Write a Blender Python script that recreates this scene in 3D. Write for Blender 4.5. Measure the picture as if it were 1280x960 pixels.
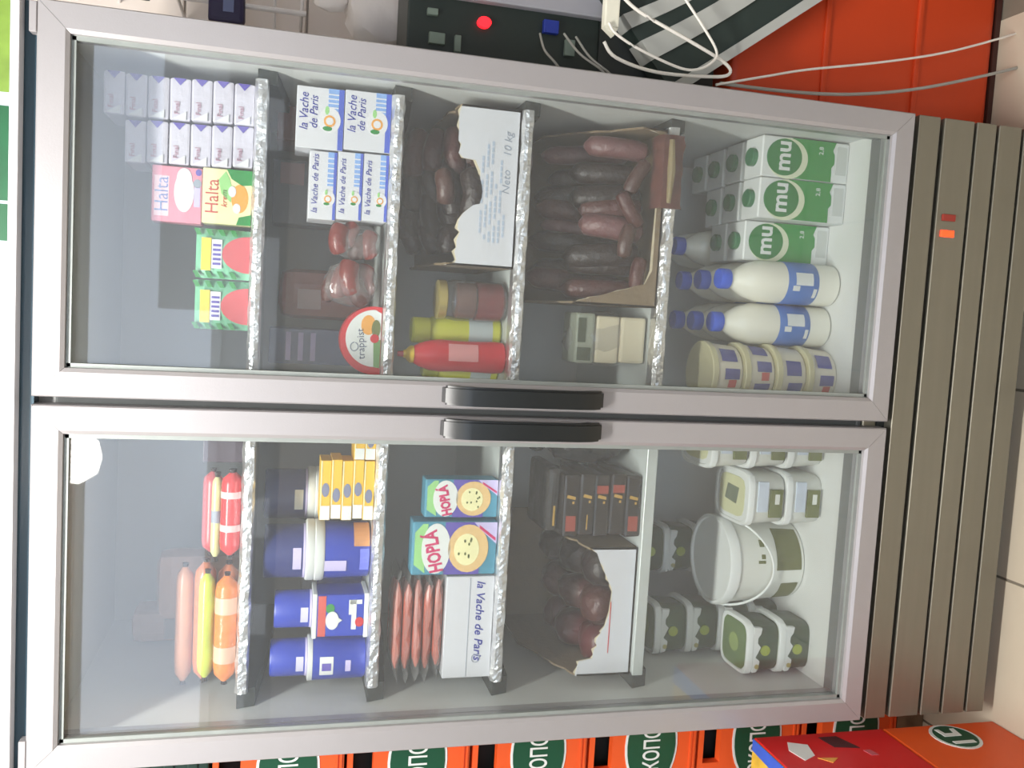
import bpy, bmesh, math, random
from mathutils import Vector, Matrix, noise
random.seed(7)
for o in list(bpy.data.objects): bpy.data.objects.remove(o)
sc = bpy.context.scene
COL = sc.collection

# ------------------------------------------------------------------ camera
cam_data = bpy.data.cameras.new('camera'); cam = bpy.data.objects.new('camera', cam_data); COL.objects.link(cam)
cam_data.sensor_width = 36; cam_data.lens = 36*1112.37/1280; cam_data.clip_start = .02
Rc = ((.05804584,.99518317,.0790009),(-.24589435,.09094871,-.96502036),(-.96755705,.03658954,.24998911))
mw = Matrix(Rc).to_4x4(); mw.translation = Vector((.7753,-1.4949,1.1518)); cam.matrix_world = mw
sc.camera = cam

# ------------------------------------------------------------------ daylight, lamps, exposure
w = bpy.data.worlds.new('sky'); sc.world = w; w.use_nodes = True
bg = w.node_tree.nodes['Background']; bg.inputs[0].default_value = (.72,.82,1.0,1); bg.inputs[1].default_value = 3.7
def area(name, loc, rot, sx, sy, power, col):
    l = bpy.data.lights.new(name,'AREA'); l.shape='RECTANGLE'; l.size=sx; l.size_y=sy; l.energy=power; l.color=col
    o = bpy.data.objects.new(name,l); COL.objects.link(o); o.location=loc; o.rotation_euler=rot; return o
area('tube_light', (.3,-.95,2.235), (math.radians(48),0,0), 1.2, .14, 64, (1,.97,.93))
area('tube_light', (.6,-2.9,2.285), (0,0,0), 1.2, .14, 10, (1,.96,.92))  # unseen second tube, added as frontal fill for the lower shelves
sc.view_settings.view_transform='Standard'; sc.view_settings.look='None'; sc.view_settings.gamma=1
sc.view_settings.use_curve_mapping=False; sc.view_settings.exposure=0.0

# ------------------------------------------------------------------ materials
MATS = {}
def lin(c): return tuple((v/255/12.92 if v/255<=.04045 else ((v/255+.055)/1.055)**2.4) for v in c)
def mat(name, rgb, rough=.5, metal=0, var=.12, scale=30, bump=0, bscale=60, emit=0, alpha_clear=0, stretch=None, coat=0, sss=0):
    if name in MATS: return MATS[name]
    m = bpy.data.materials.new(name); m.use_nodes=True; nt=m.node_tree; N=nt.nodes; L=nt.links
    b=N['Principled BSDF']; c=lin(rgb)
    tc=N.new('ShaderNodeTexCoord'); mp=N.new('ShaderNodeMapping'); L.new(tc.outputs['Object'],mp.inputs[0])
    if stretch: mp.inputs['Scale'].default_value=stretch
    n=N.new('ShaderNodeTexNoise'); n.inputs['Scale'].default_value=scale; n.inputs['Detail'].default_value=3; L.new(mp.outputs[0],n.inputs['Vector'])
    r=N.new('ShaderNodeMix'); r.data_type='RGBA'
    r.inputs[6].default_value=(*[v*(1-var) for v in c],1); r.inputs[7].default_value=(*[min(1,v*(1+var)) for v in c],1)
    L.new(n.outputs[0],r.inputs[0]); L.new(r.outputs[2],b.inputs['Base Color'])
    b.inputs['Roughness'].default_value=rough; b.inputs['Metallic'].default_value=metal; b.inputs['Coat Weight'].default_value=coat
    if bump:
        n2=N.new('ShaderNodeTexNoise'); n2.inputs['Scale'].default_value=bscale; n2.inputs['Detail'].default_value=4; L.new(mp.outputs[0],n2.inputs['Vector'])
        bp=N.new('ShaderNodeBump'); bp.inputs['Strength'].default_value=bump; bp.inputs['Distance'].default_value=.01
        L.new(n2.outputs[0],bp.inputs['Height']); L.new(bp.outputs[0],b.inputs['Normal'])
    if emit:
        b.inputs['Emission Color'].default_value=(*c,1); b.inputs['Emission Strength'].default_value=emit
    MATS[name]=m; return m
def clear(name, tint=(.95,.97,.96), base=.04, rough=.02, milk=0, milkcol=(.8,.8,.8), bump=0):
    if name in MATS: return MATS[name]
    m=bpy.data.materials.new(name); m.use_nodes=True; nt=m.node_tree; N=nt.nodes; L=nt.links
    for n in list(N):
        if n.type!='OUTPUT_MATERIAL': N.remove(n)
    out=[n for n in N][0]
    t=N.new('ShaderNodeBsdfTransparent'); t.inputs[0].default_value=(*tint,1)
    g=N.new('ShaderNodeBsdfGlossy'); g.inputs['Roughness'].default_value=rough
    lw=N.new('ShaderNodeLayerWeight'); lw.inputs[0].default_value=.5
    p=N.new('ShaderNodeMath'); p.operation='POWER'; p.inputs[1].default_value=5; L.new(lw.outputs['Facing'],p.inputs[0])
    a=N.new('ShaderNodeMath'); a.operation='MULTIPLY_ADD'; a.inputs[1].default_value=1-base; a.inputs[2].default_value=base; L.new(p.outputs[0],a.inputs[0])
    mx=N.new('ShaderNodeMixShader'); L.new(a.outputs[0],mx.inputs[0]); L.new(t.outputs[0],mx.inputs[1]); L.new(g.outputs[0],mx.inputs[2])
    last=mx
    if milk:
        d=N.new('ShaderNodeBsdfDiffuse'); d.inputs[0].default_value=(*milkcol,1)
        m2=N.new('ShaderNodeMixShader'); m2.inputs[0].default_value=milk; L.new(mx.outputs[0],m2.inputs[1]); L.new(d.outputs[0],m2.inputs[2]); last=m2
    if bump:
        tc=N.new('ShaderNodeTexCoord'); n2=N.new('ShaderNodeTexNoise'); n2.inputs['Scale'].default_value=35; L.new(tc.outputs['Object'],n2.inputs['Vector'])
        bp=N.new('ShaderNodeBump'); bp.inputs['Strength'].default_value=bump; bp.inputs['Distance'].default_value=.01; L.new(n2.outputs[0],bp.inputs['Height']); L.new(bp.outputs[0],g.inputs['Normal'])
    L.new(last.outputs[0],out.inputs[0]); MATS[name]=m; return m

ALU=mat('aluminium',(169,166,167),.38,.35,.04,8,.03,300,stretch=(1,1,1))
STEEL=mat('stainless',(136,133,121),.36,.7,.07,6,.03,400,stretch=(.5,1,12))
INNER=mat('liner',(214,216,214),.55,0,.04,5)
DARK=mat('dark_rubber',(38,42,42),.6)
BLACKP=mat('black_plastic',(26,30,31),.35,0,.1,20)
GASK=mat('grey_gasket',(104,108,108),.6)
GLASS=clear('door_glass',(.955,.972,.965),.055,.02,.03,(.82,.85,.88))  # white diffuse share puts a pale reflection haze into the panes
FOIL=mat('foil',(240,240,242),.34,.9,.05,60,.5,70)
SHELFM=mat('shelf_glass_edge',(196,202,200),.3,.2,.05)
BRACK=mat('bracket',(70,74,72),.5,.3)
WHITE=mat('white_print',(218,218,222),.5,0,.04)
WPLAS=mat('white_plastic',(220,223,221),.4,0,.03)
CARD=mat('cardboard',(124,106,82),.85,0,.2,40,.15,80)
CARDW=mat('white_card',(208,209,215),.65,0,.04)
PULP=mat('torn_paper',(206,194,166),.9,0,.15,60,.3,90)
BLUE=mat('print_blue',(46,70,168),.45); LBLUE=mat('print_light_blue',(128,165,220),.5); PURP=mat('print_purple',(92,78,168),.5)
RED=mat('print_red',(200,38,48),.4); GREEN=mat('print_green',(40,136,62),.45); LGREEN=mat('print_light_green',(150,205,130),.5)
YEL=mat('print_yellow',(240,200,60),.5); CREAM=mat('print_cream',(236,230,176),.5); PINK=mat('print_pink',(226,130,160),.5)
ORANGE=mat('print_orange',(228,160,70),.5); GREYP=mat('print_grey',(150,158,172),.6); NAVY=mat('print_navy',(34,40,96),.5)
MAG=mat('print_magenta',(200,40,100),.5); TEAL=mat('print_teal',(70,140,165),.45); OLIVE=mat('print_olive',(104,112,62),.5)
BREAD=mat('print_bread',(222,186,128),.6,0,.18,90); DGREEN=mat('tub_dark_green',(48,74,44),.4,0,.3,30); LIME=mat('print_lime',(150,165,50),.4)
LAV=mat('print_lavender',(196,186,226),.5)
MEAT=mat('cured_meat',(74,34,30),.4,0,.5,45,.5,60); MEATD=mat('dark_sausage',(34,20,18),.42,0,.5,35,.5,60)
MEATR=mat('red_sausage',(116,46,42),.28,0,.35,60,.25,70); FAT=mat('meat_fat',(74,46,40),.4,0,.3,60,.4,60)
FILM=clear('clear_film',(.93,.93,.93),.07,.12,.10,(.75,.75,.76),.6)

# ------------------------------------------------------------------ mesh helpers
class MB:
    def __init__(s): s.bm=bmesh.new()
    def box(s,x0,x1,y0,y1,z0,z1,bev=0,seg=2):
        bm=bmesh.new(); v=[bm.verts.new(p) for p in ((x0,y0,z0),(x1,y0,z0),(x1,y1,z0),(x0,y1,z0),(x0,y0,z1),(x1,y0,z1),(x1,y1,z1),(x0,y1,z1))]
        for f in ((0,3,2,1),(4,5,6,7),(0,1,5,4),(1,2,6,5),(2,3,7,6),(3,0,4,7)): bm.faces.new([v[i] for i in f])
        if bev: bmesh.ops.bevel(bm,geom=list(bm.edges),offset=bev,segments=seg,affect='EDGES',profile=.6)
        s.add(bm); return s
    def add(s,bm):
        me=bpy.data.meshes.new('t'); bm.to_mesh(me); bm.free(); s.bm.from_mesh(me); bpy.data.meshes.remove(me)
    def pyd(s,vs,fs):
        v=[s.bm.verts.new(p) for p in vs]
        for f in fs:
            try: s.bm.faces.new([v[i] for i in f])
            except ValueError: pass
        return s
    def prism(s,pts,y0,y1):                       # outline in XZ pushed along Y
        n=len(pts); vs=[(x,y0,z) for x,z in pts]+[(x,y1,z) for x,z in pts]
        return s.pyd(vs,[tuple(range(n)),tuple(range(2*n-1,n-1,-1))]+[(i,i+n,(i+1)%n+n,(i+1)%n) for i in range(n)])
    def slab(s,pts,z0,z1):                        # outline in XY pushed along Z
        n=len(pts); vs=[(x,y,z0) for x,y in pts]+[(x,y,z1) for x,y in pts]
        return s.pyd(vs,[tuple(range(n)),tuple(range(2*n-1,n-1,-1))]+[(i,i+n,(i+1)%n+n,(i+1)%n) for i in range(n)])
    def lathe(s,prof,cx=0,cy=0,n=28,sx=1,sy=1,sq=0):
        vs=[];fs=[]
        for r,z in prof:
            for k in range(n):
                a=2*math.pi*k/n; c,sn=math.cos(a),math.sin(a)
                if sq: e=1/(abs(c)**sq+abs(sn)**sq)**(1/sq); c,sn=c*e,sn*e
                vs.append((cx+r*c*sx,cy+r*sn*sy,z))
        for i in range(len(prof)-1):
            for k in range(n): fs.append((i*n+k,i*n+(k+1)%n,(i+1)*n+(k+1)%n,(i+1)*n+k))
        fs.append(tuple(range(n-1,-1,-1))); m=(len(prof)-1)*n; fs.append(tuple(range(m,m+n)))
        return s.pyd(vs,fs)
    def tube(s,path,rad,n=8):
        P=[Vector(p) for p in path]; R=rad if isinstance(rad,(list,tuple)) else [rad]*len(P); vs=[];fs=[]
        up=Vector((.13,.2,.97))
        for i,p in enumerate(P):
            t=(P[min(i+1,len(P)-1)]-P[max(i-1,0)]).normalized()
            if abs(t.dot(up))>.95: up=Vector((.9,.3,.1))
            a=t.cross(up).normalized(); b=t.cross(a).normalized()
            for k in range(n):
                q=p+(a*math.cos(2*math.pi*k/n)+b*math.sin(2*math.pi*k/n))*R[i]; vs.append(tuple(q))
        for i in range(len(P)-1):
            for k in range(n): fs.append((i*n+k,i*n+(k+1)%n,(i+1)*n+(k+1)%n,(i+1)*n+k))
        fs.append(tuple(range(n-1,-1,-1))); m=(len(P)-1)*n; fs.append(tuple(range(m,m+n)))
        return s.pyd(vs,fs)
    def jiggle(s,amp,scale,seed=0):
        for v in s.bm.verts:
            d=noise.noise_vector(v.co*scale+Vector((seed*3.1,seed*1.7,seed))); v.co+=d*amp
        return s
    def build(s,name,m,parent=None,smooth=False,loc=None):
        bmesh.ops.recalc_face_normals(s.bm,faces=list(s.bm.faces))
        me=bpy.data.meshes.new(name); s.bm.to_mesh(me); s.bm.free(); me.materials.append(m)
        if smooth:
            me.shade_smooth()
            me.set_sharp_from_angle(angle=math.radians(38))
        o=bpy.data.objects.new(name,me); COL.objects.link(o)
        if parent: o.parent=parent
        if loc: o.location=loc
        return o
def tag(o,label,cat,group=None,kind=None):
    o['label']=label; o['category']=cat
    if group: o['group']=group
    if kind: o['kind']=kind
    return o
def thing(name,label,cat,loc,rz=0,group=None):
    o=bpy.data.objects.new(name,None); COL.objects.link(o); o.location=loc; o.rotation_euler=(0,0,rz); o.empty_display_size=.02
    return tag(o,label,cat,group)
def struct(o): o['kind']='structure'; return o
def copy_tree(o,parent=None,loc=None,rz=None,label=None):
    c=o.copy(); COL.objects.link(c); c.parent=parent
    if loc: c.location=loc
    if rz is not None: c.rotation_euler=(0,0,rz)
    if label: c['label']=label
    for ch in list(o.children): copy_tree(ch,c)
    return c
def part_label(o,l): o['label']=l; return o
BX=lambda *a,**k: MB().box(*a,**k)
def ell(cx,cz,rx,rz,n=24,a0=0,a1=2*math.pi): 
    full=abs(a1-a0-2*math.pi)<1e-6; m=n if full else n+1
    return [(cx+rx*math.cos(a0+(a1-a0)*i/n),cz+rz*math.sin(a0+(a1-a0)*i/n)) for i in range(m)]
def patch(name,pts,m,parent,y=0,t=.0008): return MB().prism(pts,y-t,y+.0004).build(name,m,parent)
def rectp(x0,x1,z0,z1): return [(x0,z0),(x1,z0),(x1,z1),(x0,z1)]
def text(s,x,z,size,m,parent,y=0,t=.0008,name='lettering',ang=0,sx=1,shear=0,bold=0,align='LEFT'):
    cu=bpy.data.curves.new('txt','FONT'); cu.body=s; cu.size=size; cu.extrude=t/2; cu.resolution_u=2; cu.shear=shear; cu.offset=bold; cu.align_x=align
    ob=bpy.data.objects.new('txt',cu); COL.objects.link(ob); dg=bpy.context.evaluated_depsgraph_get()
    me=bpy.data.meshes.new_from_object(ob.evaluated_get(dg)); bpy.data.objects.remove(ob); bpy.data.curves.remove(cu)
    me.name=name; me.materials.clear(); me.materials.append(m)
    ca,sa=math.cos(ang),math.sin(ang)
    for v in me.vertices:
        a,b,c=v.co.x*sx,v.co.y,v.co.z; v.co=(x+a*ca-b*sa, y-t/2-c, z+a*sa+b*ca)
    me.update(); o=bpy.data.objects.new(name,me); COL.objects.link(o); o.parent=parent; return o
def jag(x0,z0,x1,z1,n,amp,seed):
    rnd=random.Random(seed); return [(x0+(x1-x0)*i/n+(rnd.uniform(-.3,.3)*(x1-x0)/n if 0<i<n else 0), z0+(z1-z0)*i/n+rnd.uniform(-amp,amp)) for i in range(n+1)]
def sausage(p0,p1,r,bend=(0,0,0),n=10,k=12):
    P0,P1,B=Vector(p0),Vector(p1),Vector(bend); path=[];rad=[]
    for i in range(k+1):
        t=i/k; path.append(P0.lerp(P1,t)+B*math.sin(math.pi*t)); e=min(t,1-t)*k/1.8
        rad.append(r*(math.sqrt(max(.06,1-(1-min(1,e))**2))))
    return MB().tube(path,rad,n)

# ------------------------------------------------------------------ the room
FZ=-.34
TILE=mat('floor_tile',(196,186,166),.35,0,.08,3); GROUT=mat('floor_grout',(120,112,98),.8); PLAS=mat('plaster',(222,218,212),.8,0,.03,4)
WTILE=mat('wall_tile',(226,216,208),.25,0,.03,3); WGR=mat('wall_grout',(172,162,154),.8)
fl=struct(MB().box(-2.2,3,-4.2,.78,FZ-.08,FZ-.003).build('floor',GROUT)); fl['label']='beige tiled shop floor'; fl['category']='floor'
tm=None
for i in range(9):
    for j in range(6):
        if not(-1<=i-3<=4 and j<4): continue
        x0=-.92+(i-2)*.4; y0=.33-j*.4
        if tm is None: tm=BX(0,.394,0,.394,-.003,0).build('floor_tile',TILE,fl); o=tm
        else: o=bpy.data.objects.new('floor_tile',tm.data); COL.objects.link(o); o.parent=fl
        o.location=(x0,y0-.394,FZ)
MB().box(-2.2,3,-4.2,-1.266,-.003,0).build('floor_field',TILE,fl,loc=(0,0,FZ))
wb=struct(BX(-2.2,3,.78,.9,FZ-.08,2.4).build('wall_back',WGR)); wb['label']='white wall behind the refrigerator with large glazed tiles'; wb['category']='wall'
tw=None
for i in range(4):
    for j in range(7):
        x=1.18+i*.405; z=.02+j*.277
        if tw is None: tw=BX(0,.4,-.008,0,0,.272,.0025,1).build('wall_tile',WTILE,wb); o=tw
        else: o=bpy.data.objects.new('wall_tile',tw.data); COL.objects.link(o); o.parent=wb
        o.location=(x,.78,z)
wl=struct(BX(-2.3,-2.2,-4.2,.9,FZ-.08,2.4).build('wall_left',PLAS)); wl['label']='plain plaster side wall'; wl['category']='wall'
wr=struct(BX(3,3.1,-4.2,.9,FZ-.08,2.4).build('wall_right',PLAS)); wr['label']='plain plaster wall on the right'; wr['category']='wall'
ce=struct(BX(-2.3,3.1,-4.3,.9,2.4,2.5).build('ceiling',PLAS)); ce['label']='flat white ceiling'; ce['category']='ceiling'
wf=MB()      # unseen street front; opening shaped for fill light and door reflections
wf.box(-2.3,3.1,-4.3,-4.2,FZ-.08,1.15); wf.box(-2.3,3.1,-4.3,-4.2,2.34,2.4)
wf=struct(wf.build('wall_front',PLAS)); wf['label']='low street wall under a wide, unseen, added shop window'; wf['category']='wall'
fr=MB()  # window put in for daylight and for the panes to mirror
for x in (-2.3,3.04): fr.box(x,x+.06,-4.28,-4.22,1.15,2.34)
fr.box(-2.3,3.1,-4.28,-4.22,1.15,1.2); fr.box(-2.3,3.1,-4.28,-4.22,2.29,2.34)
fr=struct(fr.build('unseen_window',BRACK)); fr['label']='unseen dark framed shop window, added for daylight and door reflections'; fr['category']='window'
# unseen house across the street, added for the doors to reflect
HO=thing('unseen_house','unseen plain plastered house across the street, added for the door reflections','building',(0,-9.4,FZ))
HW=mat('house_plaster',(190,188,184),.8,0,.1,2); HD=mat('house_window',(40,50,56),.2,0,.2,3)
BX(-7,.6,-1.5,0,0,2.2).build('wall',HW,HO); BX(.6,7,-1.5,0,0,2.9).build('wall',HW,HO)
BX(-7.1,.7,-1.6,.15,2.2,2.3).build('eave',HW,HO)
for x,z,a,b in ((-4.4,.8,1.1,1.0),(-2.9,1.0,.8,.8),(-1.6,.4,.9,1.6),(1.5,1.1,1.0,1.2),(3.1,.6,1.2,1.6)): BX(x,x+a,-.01,.02,z,z+b).build('window',HD,HO)
gr=struct(BX(-8,8,-12,-4.3,FZ-.1,FZ-.02).build('ground',mat('street',(120,118,114),.9,0,.1,3))); gr['label']='grey street paving outside the shop'; gr['category']='street'
LAMPW=mat('lamp_white',(250,250,248),.5,0,.01,emit=0)
for x,y in ((.25,-.95),(.6,-2.9)):  # the rear fitting goes with the added fill light
    t=thing('ceiling_light','white tube light fitting on the ceiling '+('in front of the refrigerator' if y>-2 else 'near the shop window, unseen and added for fill'),'ceiling light',(x,y,2.4))
    BX(-.64,.64,-.09,.09,-.09,0,.01).build('housing',LAMPW,t)
    BX(-.6,.6,-.07,.07,-.1,-.09).build('diffuser',LAMPW,t)
bl=thing('unseen_bulb','unseen bright bulb hanging behind the photographer, added to reflect in the glass','lamp',(-.02,-3.0,2.4))  # added out of view for the bright spot mirrored in the left pane
MB().tube([(0,0,0),(0,0,-.16)],.004).build('cable',DARK,bl)
MB().lathe([(.012,-.2),(.02,-.16),(.012,-.15)]).build('socket',DARK,bl)
MB().lathe([(.01,-.43),(.08,-.41),(.125,-.34),(.12,-.28),(.08,-.225),(.02,-.2)]).build('bulb',mat('bulb_glow',(255,250,245),.5,0,0,emit=24),bl,True)

# ------------------------------------------------------------------ refrigerator
FR=thing('display_refrigerator','tall two-door glass-front display refrigerator with aluminium frames, full of groceries','refrigerator',(0,0,FZ))
def fp(mb,name,m,parent=FR,smooth=False): return mb.build(name,m,parent,smooth,loc=(0,0,-FZ) if parent is FR else None)
W,H=1.2,1.5235; IX0,IX1=.032,1.168; IY=.62
fp(BX(0,IX0,.038,.72,-.3,1.57),'side_panel',INNER); fp(BX(IX1,W,.038,.72,-.3,1.57),'side_panel',INNER)
fp(BX(IX0,IX1,IY,.72,-.3,1.57),'back_panel',INNER)
fp(BX(IX0,IX1,.05,IY,-.02,.03),'cabinet_floor',INNER); fp(BX(IX0,IX1,.05,IY,1.5,1.57),'cabinet_top',INNER)
fp(BX(.572,.628,.045,.075,.03,1.5,.004),'mullion',GASK)
for k,(z0,z1,y) in enumerate(((.03,.04,.046),(.0,.03,.040))): fp(BX(IX0+.002,IX1-.002,y-.004,y+.03,z0,z1,.002,1),'sill_strip',GASK if k==0 else STEEL)
for x in (.032,1.156): fp(BX(x,x+.012,.044,.062,.04,1.5),'jamb_strip',ALU)
# louvred base
prev=-.006
for k,z in enumerate((-.064,-.142,-.194,-.254,-.3)):
    y=.004 if k in(0,4) else .0
    fp(BX(0,W,.006,.03,z+.003 if k<4 else z,prev-(.007 if k<2 else .004),.0012,1),'base_slat',STEEL); prev=z
fp(BX(.012,W-.012,.03,.038,-.3,0),'base_backing',DARK)
fp(BX(.03,W-.03,.05,.7,FZ,-.3),'shaded_plinth',mat('shaded_plinth',(40,46,36),.8))  # recessed plinth, coloured dark for the shade under the cabinet
for x,e in ((1.011,0),(.98,5)):
    s=fp(BX(x-.0065,x+.0065,.002,.008,-.113,-.083,.001,1),'rocker_switch',mat('switch_red' if not e else 'switch_lit',(150,50,40) if not e else (255,70,30),.3,0,.05,emit=e*.35))
    part_label(s,'dark red rocker switch' if not e else 'glowing red rocker switch')
# head of the cabinet: dark gap, white ledge, printed light-box panel
fp(BX(0,W,.02,.06,1.524,1.552),'head_gap',mat('head_blue',(52,76,88),.25,0,.1,4))
led=fp(BX(-.02,W+.02,-.004,.03,1.545,1.558,.002).jiggle(.0006,60),'head_ledge',WHITE)
sp=fp(BX(-.02,W+.02,.012,.06,1.558,1.75),'head_sign',mat('sign_pale',(176,186,194),.3,0,.05,6))
for x0,x1,m in ((1.06,1.21,'LG'),(.90,1.04,'G'),(.84,.895,'G'),(.60,.82,'W')):
    patch('sign_print',rectp(x0,x1,1.562,1.74),{'LG':mat('sign_yellowgreen',(112,140,56),.4,0,.5,25),'G':mat('sign_green',(20,84,50),.4,0,.3,20),'W':CREAM}[m],sp,.012)
for x in (.012,1.15): fp(BX(x,x+.045,.0,.03,1.5235,1.534,.001,1),'hinge',ALU)
# doors
def door(x0,x1,hx):
    d=bpy.data.objects.new('door',None); COL.objects.link(d); d.parent=FR; d.location=(0,0,-FZ); d.empty_display_size=.02
    f=.0465; z0,z1=.0,H
    O=[(x0,z0),(x1,z0),(x1,z1),(x0,z1)]; I=[(x0+f,z0+f),(x1-f,z0+f),(x1-f,z1-f),(x0+f,z1-f)]
    for k,nm in enumerate(('bottom_rail','stile','top_rail','stile')):
        a,b=O[k],O[(k+1)%4]; c,e=I[(k+1)%4],I[k]; g=.0004
        def mv(p,q,t): return (p[0]+(q[0]-p[0])*t,p[1]+(q[1]-p[1])*t)
        pts=[a,b,c,e]; cx=sum(p[0] for p in pts)/4; cz=sum(p[1] for p in pts)/4
        sh=lambda p,s:(p[0]+(cx-p[0])*s*(0 if k%2 else .0006)+0,p[1]+(cz-p[1])*s*(.0006 if k%2 else 0))
        pts=[sh(p,1) for p in pts]
        def lerp(p,q,d):
            L=math.hypot(q[0]-p[0],q[1]-p[1]); t=d/L; return (p[0]+(q[0]-p[0])*t,p[1]+(q[1]-p[1])*t)
        A,B,C_,E_=pts
        sec=[(0,.036),(0,.003),(.003,0),(.9*1.414*f-.004,0),(1.414*f-.002,.004),(1.414*f,.02),(1.414*f,.036)]
        vs=[];n=len(sec)
        for P,Q in((A,E_),(B,C_)):
            for dd,y in sec:
                q=lerp(P,Q,min(dd,1.414*f)); vs.append((q[0],y,q[1]))
        fs=[(i,(i+1)%n,(i+1)%n+n,i+n) for i in range(n)]+[tuple(range(n-1,-1,-1)),tuple(range(n,2*n))]
        MB().pyd(vs,fs).build(nm,ALU,d)
    g=MB(); e=.006
    for (a,b,c2,d2) in ((x0+f-.001,x0+f+e,z0+f,z1-f),(x1-f-e,x1-f+.001,z0+f,z1-f)): g.box(a,b,.010,.016,c2,d2)
    g.box(x0+f,x1-f,.010,.016,z0+f-.001,z0+f+e); g.box(x0+f,x1-f,.010,.016,z1-f-e,z1-f+.001)
    g.build('glazing_bead',mat('bead',(150,156,152),.4,.3),d)
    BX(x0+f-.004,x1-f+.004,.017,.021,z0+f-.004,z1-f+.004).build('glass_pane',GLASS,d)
    gs=MB(); 
    for a,b,c2,d2 in ((x0+.01,x0+.03,.01,H-.01),(x1-.03,x1-.01,.01,H-.01)): gs.box(a,b,.036,.0445,c2,d2)
    gs.box(x0+.03,x1-.03,.036,.0395,.01,.03); gs.build('seal',GASK,d)
    h=MB(); zc=.741; L=.146
    pts=[(-.003,.0)]
    prof=[(0,-L),(-.014,-L+.004),(-.026,-L+.022),(-.032,-L+.05),(-.033,L-.05),(-.026,L-.022),(-.014,L-.004),(0,L),(0,L-.03),(-.012,L-.042),(-.019,L-.06),(-.019,-L+.06),(-.012,-L+.042),(0,-L+.03)]
    n=len(prof); vs=[(hx-.0165,y,zc+z) for y,z in prof]+[(hx+.0165,y,zc+z) for y,z in prof]
    bm=bmesh.new(); v=[bm.verts.new(p) for p in vs]
    q=[(i,i+n,(i+1)%n+n,(i+1)%n) for i in range(n)]
    for ff in q: bm.faces.new([v[i] for i in ff])
    for o_,rv in((0,0),(n,1)):
        for a_,b_ in((0,13),(1,12),(2,11),(3,11),(4,10),(5,9),(6,8)): pass
        ring=[0,1,2,3,4,5,6,7,8,9,10,11,12,13]; bm.faces.new([v[i+o_] for i in (ring if rv else ring[::-1])])
    bmesh.ops.recalc_face_normals(bm,faces=list(bm.faces))
    bmesh.ops.bevel(bm,geom=[e_ for e_ in bm.edges if len({round(v_.co.x,5) for v_ in e_.verts})==1],offset=.004,segments=2,affect='EDGES')
    m=MB(); m.add(bm); m.build('handle',BLACKP,d,True)
    return d
door(0,.5937,.5735); door(.6063,1.2,.6305)
# shelves with foil-wrapped front edges and side brackets
SH=[1.213,.978,.738,.445]; SY=.13
def foil(x0,x1,z,th,seed,amp):
    nx=int((x1-x0)/.0065); rows=[(SY+.03,z+.0015),(SY+.004,z+.0015),(SY-.004,z-.003),(SY-.005,z-th*.5),(SY-.004,z-th+.002),(SY+.004,z-th-.001),(SY+.03,z-th-.001)]
    rnd=random.Random(seed); vs=[];fs=[]
    for i in range(nx+1):
        x=x0+(x1-x0)*i/nx
        for j,(y,zz) in enumerate(rows):
            q=noise.noise_vector(Vector((x*42+seed*9,j*1.3,seed))); a=amp if 0<j<6 else amp*.3
            vs.append((x,y-abs(q.x)*a*1.3+rnd.uniform(-.3,.3)*a,zz+q.z*a*(1 if 0<j<6 else .2)))
    m=len(rows)
    for i in range(nx):
        for j in range(m-1): fs.append((i*m+j,i*m+j+1,(i+1)*m+j+1,(i+1)*m+j))
    return MB().pyd(vs,fs)
for k,z in enumerate(SH):
    for side,(x0,x1) in enumerate(((.062,.598),(.602,1.150))):
        s=fp(BX(x0,x1,SY,.6,z-.016,z,.0015,1),'shelf',mat('shelf_plate',(196,202,200),.35,0,.04,10))
        if not(side==0 and k==3): foil(x0,x1,z,.02,k*2+side,.0022).build('foil_wrap',FOIL,s)
        else: BX(x0,x1,SY-.006,SY,z-.02,z+.002,.001,1).build('edge_strip',SHELFM,s)
        xw=IX0+.001 if side==0 else IX1-.001
        for a,b in (((IX0+.001,x0+.006) if side==0 else (x1-.006,IX1-.001)),):
            m=MB(); yz=[(SY+.0,z-.002),(.6,z-.002),(.6,z-.07),(SY+.22,z-.055),(SY+.01,z-.034)]
            vs=[(a,y,zz) for y,zz in yz]+[(b,y,zz) for y,zz in yz]; n=5
            m.pyd(vs,[(0,1,2,3,4),(9,8,7,6,5)]+[(i,(i+1)%n,(i+1)%n+n,i+n) for i in range(n)]).build('bracket',BRACK,s)
# the goods
# ------------------------------------------------------------------ goods: right-hand compartment, first shelf
S1,S2,S3,S4,S0=SH[0]+.002,SH[1]+.002,SH[2]+.002,SH[3]+.002,.03
FY=.137
BUT=mat('butter_wrap',(200,196,210),.35,0,.05,40,.25,40); BTX=mat('butter_text',(176,130,150),.5)
def butter_pack(w,h,d):
    t=thing('butter_pack','x','butter',(0,0,0))
    m=BX(-w/2,w/2,0,d,0,h-.0008,.004,2); m.jiggle(.0012,40,1); m.build('wrapper',BUT,t)
    patch('fold_corner',[(w/2-.0005,h*.22),(w/2-.0005,h*.82),(w/2-.012,h*.5)],PURP,t,-.0005)
    MB().prism([(-w/2+.002,h*.2),(-w/2+.002,h*.85),(-w/2+.016,h*.2)],-.0022,.001).build('fold_flap',WHITE,t)
    text('Fınal',-w/2+.010,h*.52,.012,BTX,t,-.0008)
    return t
N6=('bottom','second from the bottom','third from the bottom','fourth from the bottom','fifth from the bottom','sixth from the bottom','topmost')
bp=None
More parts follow.
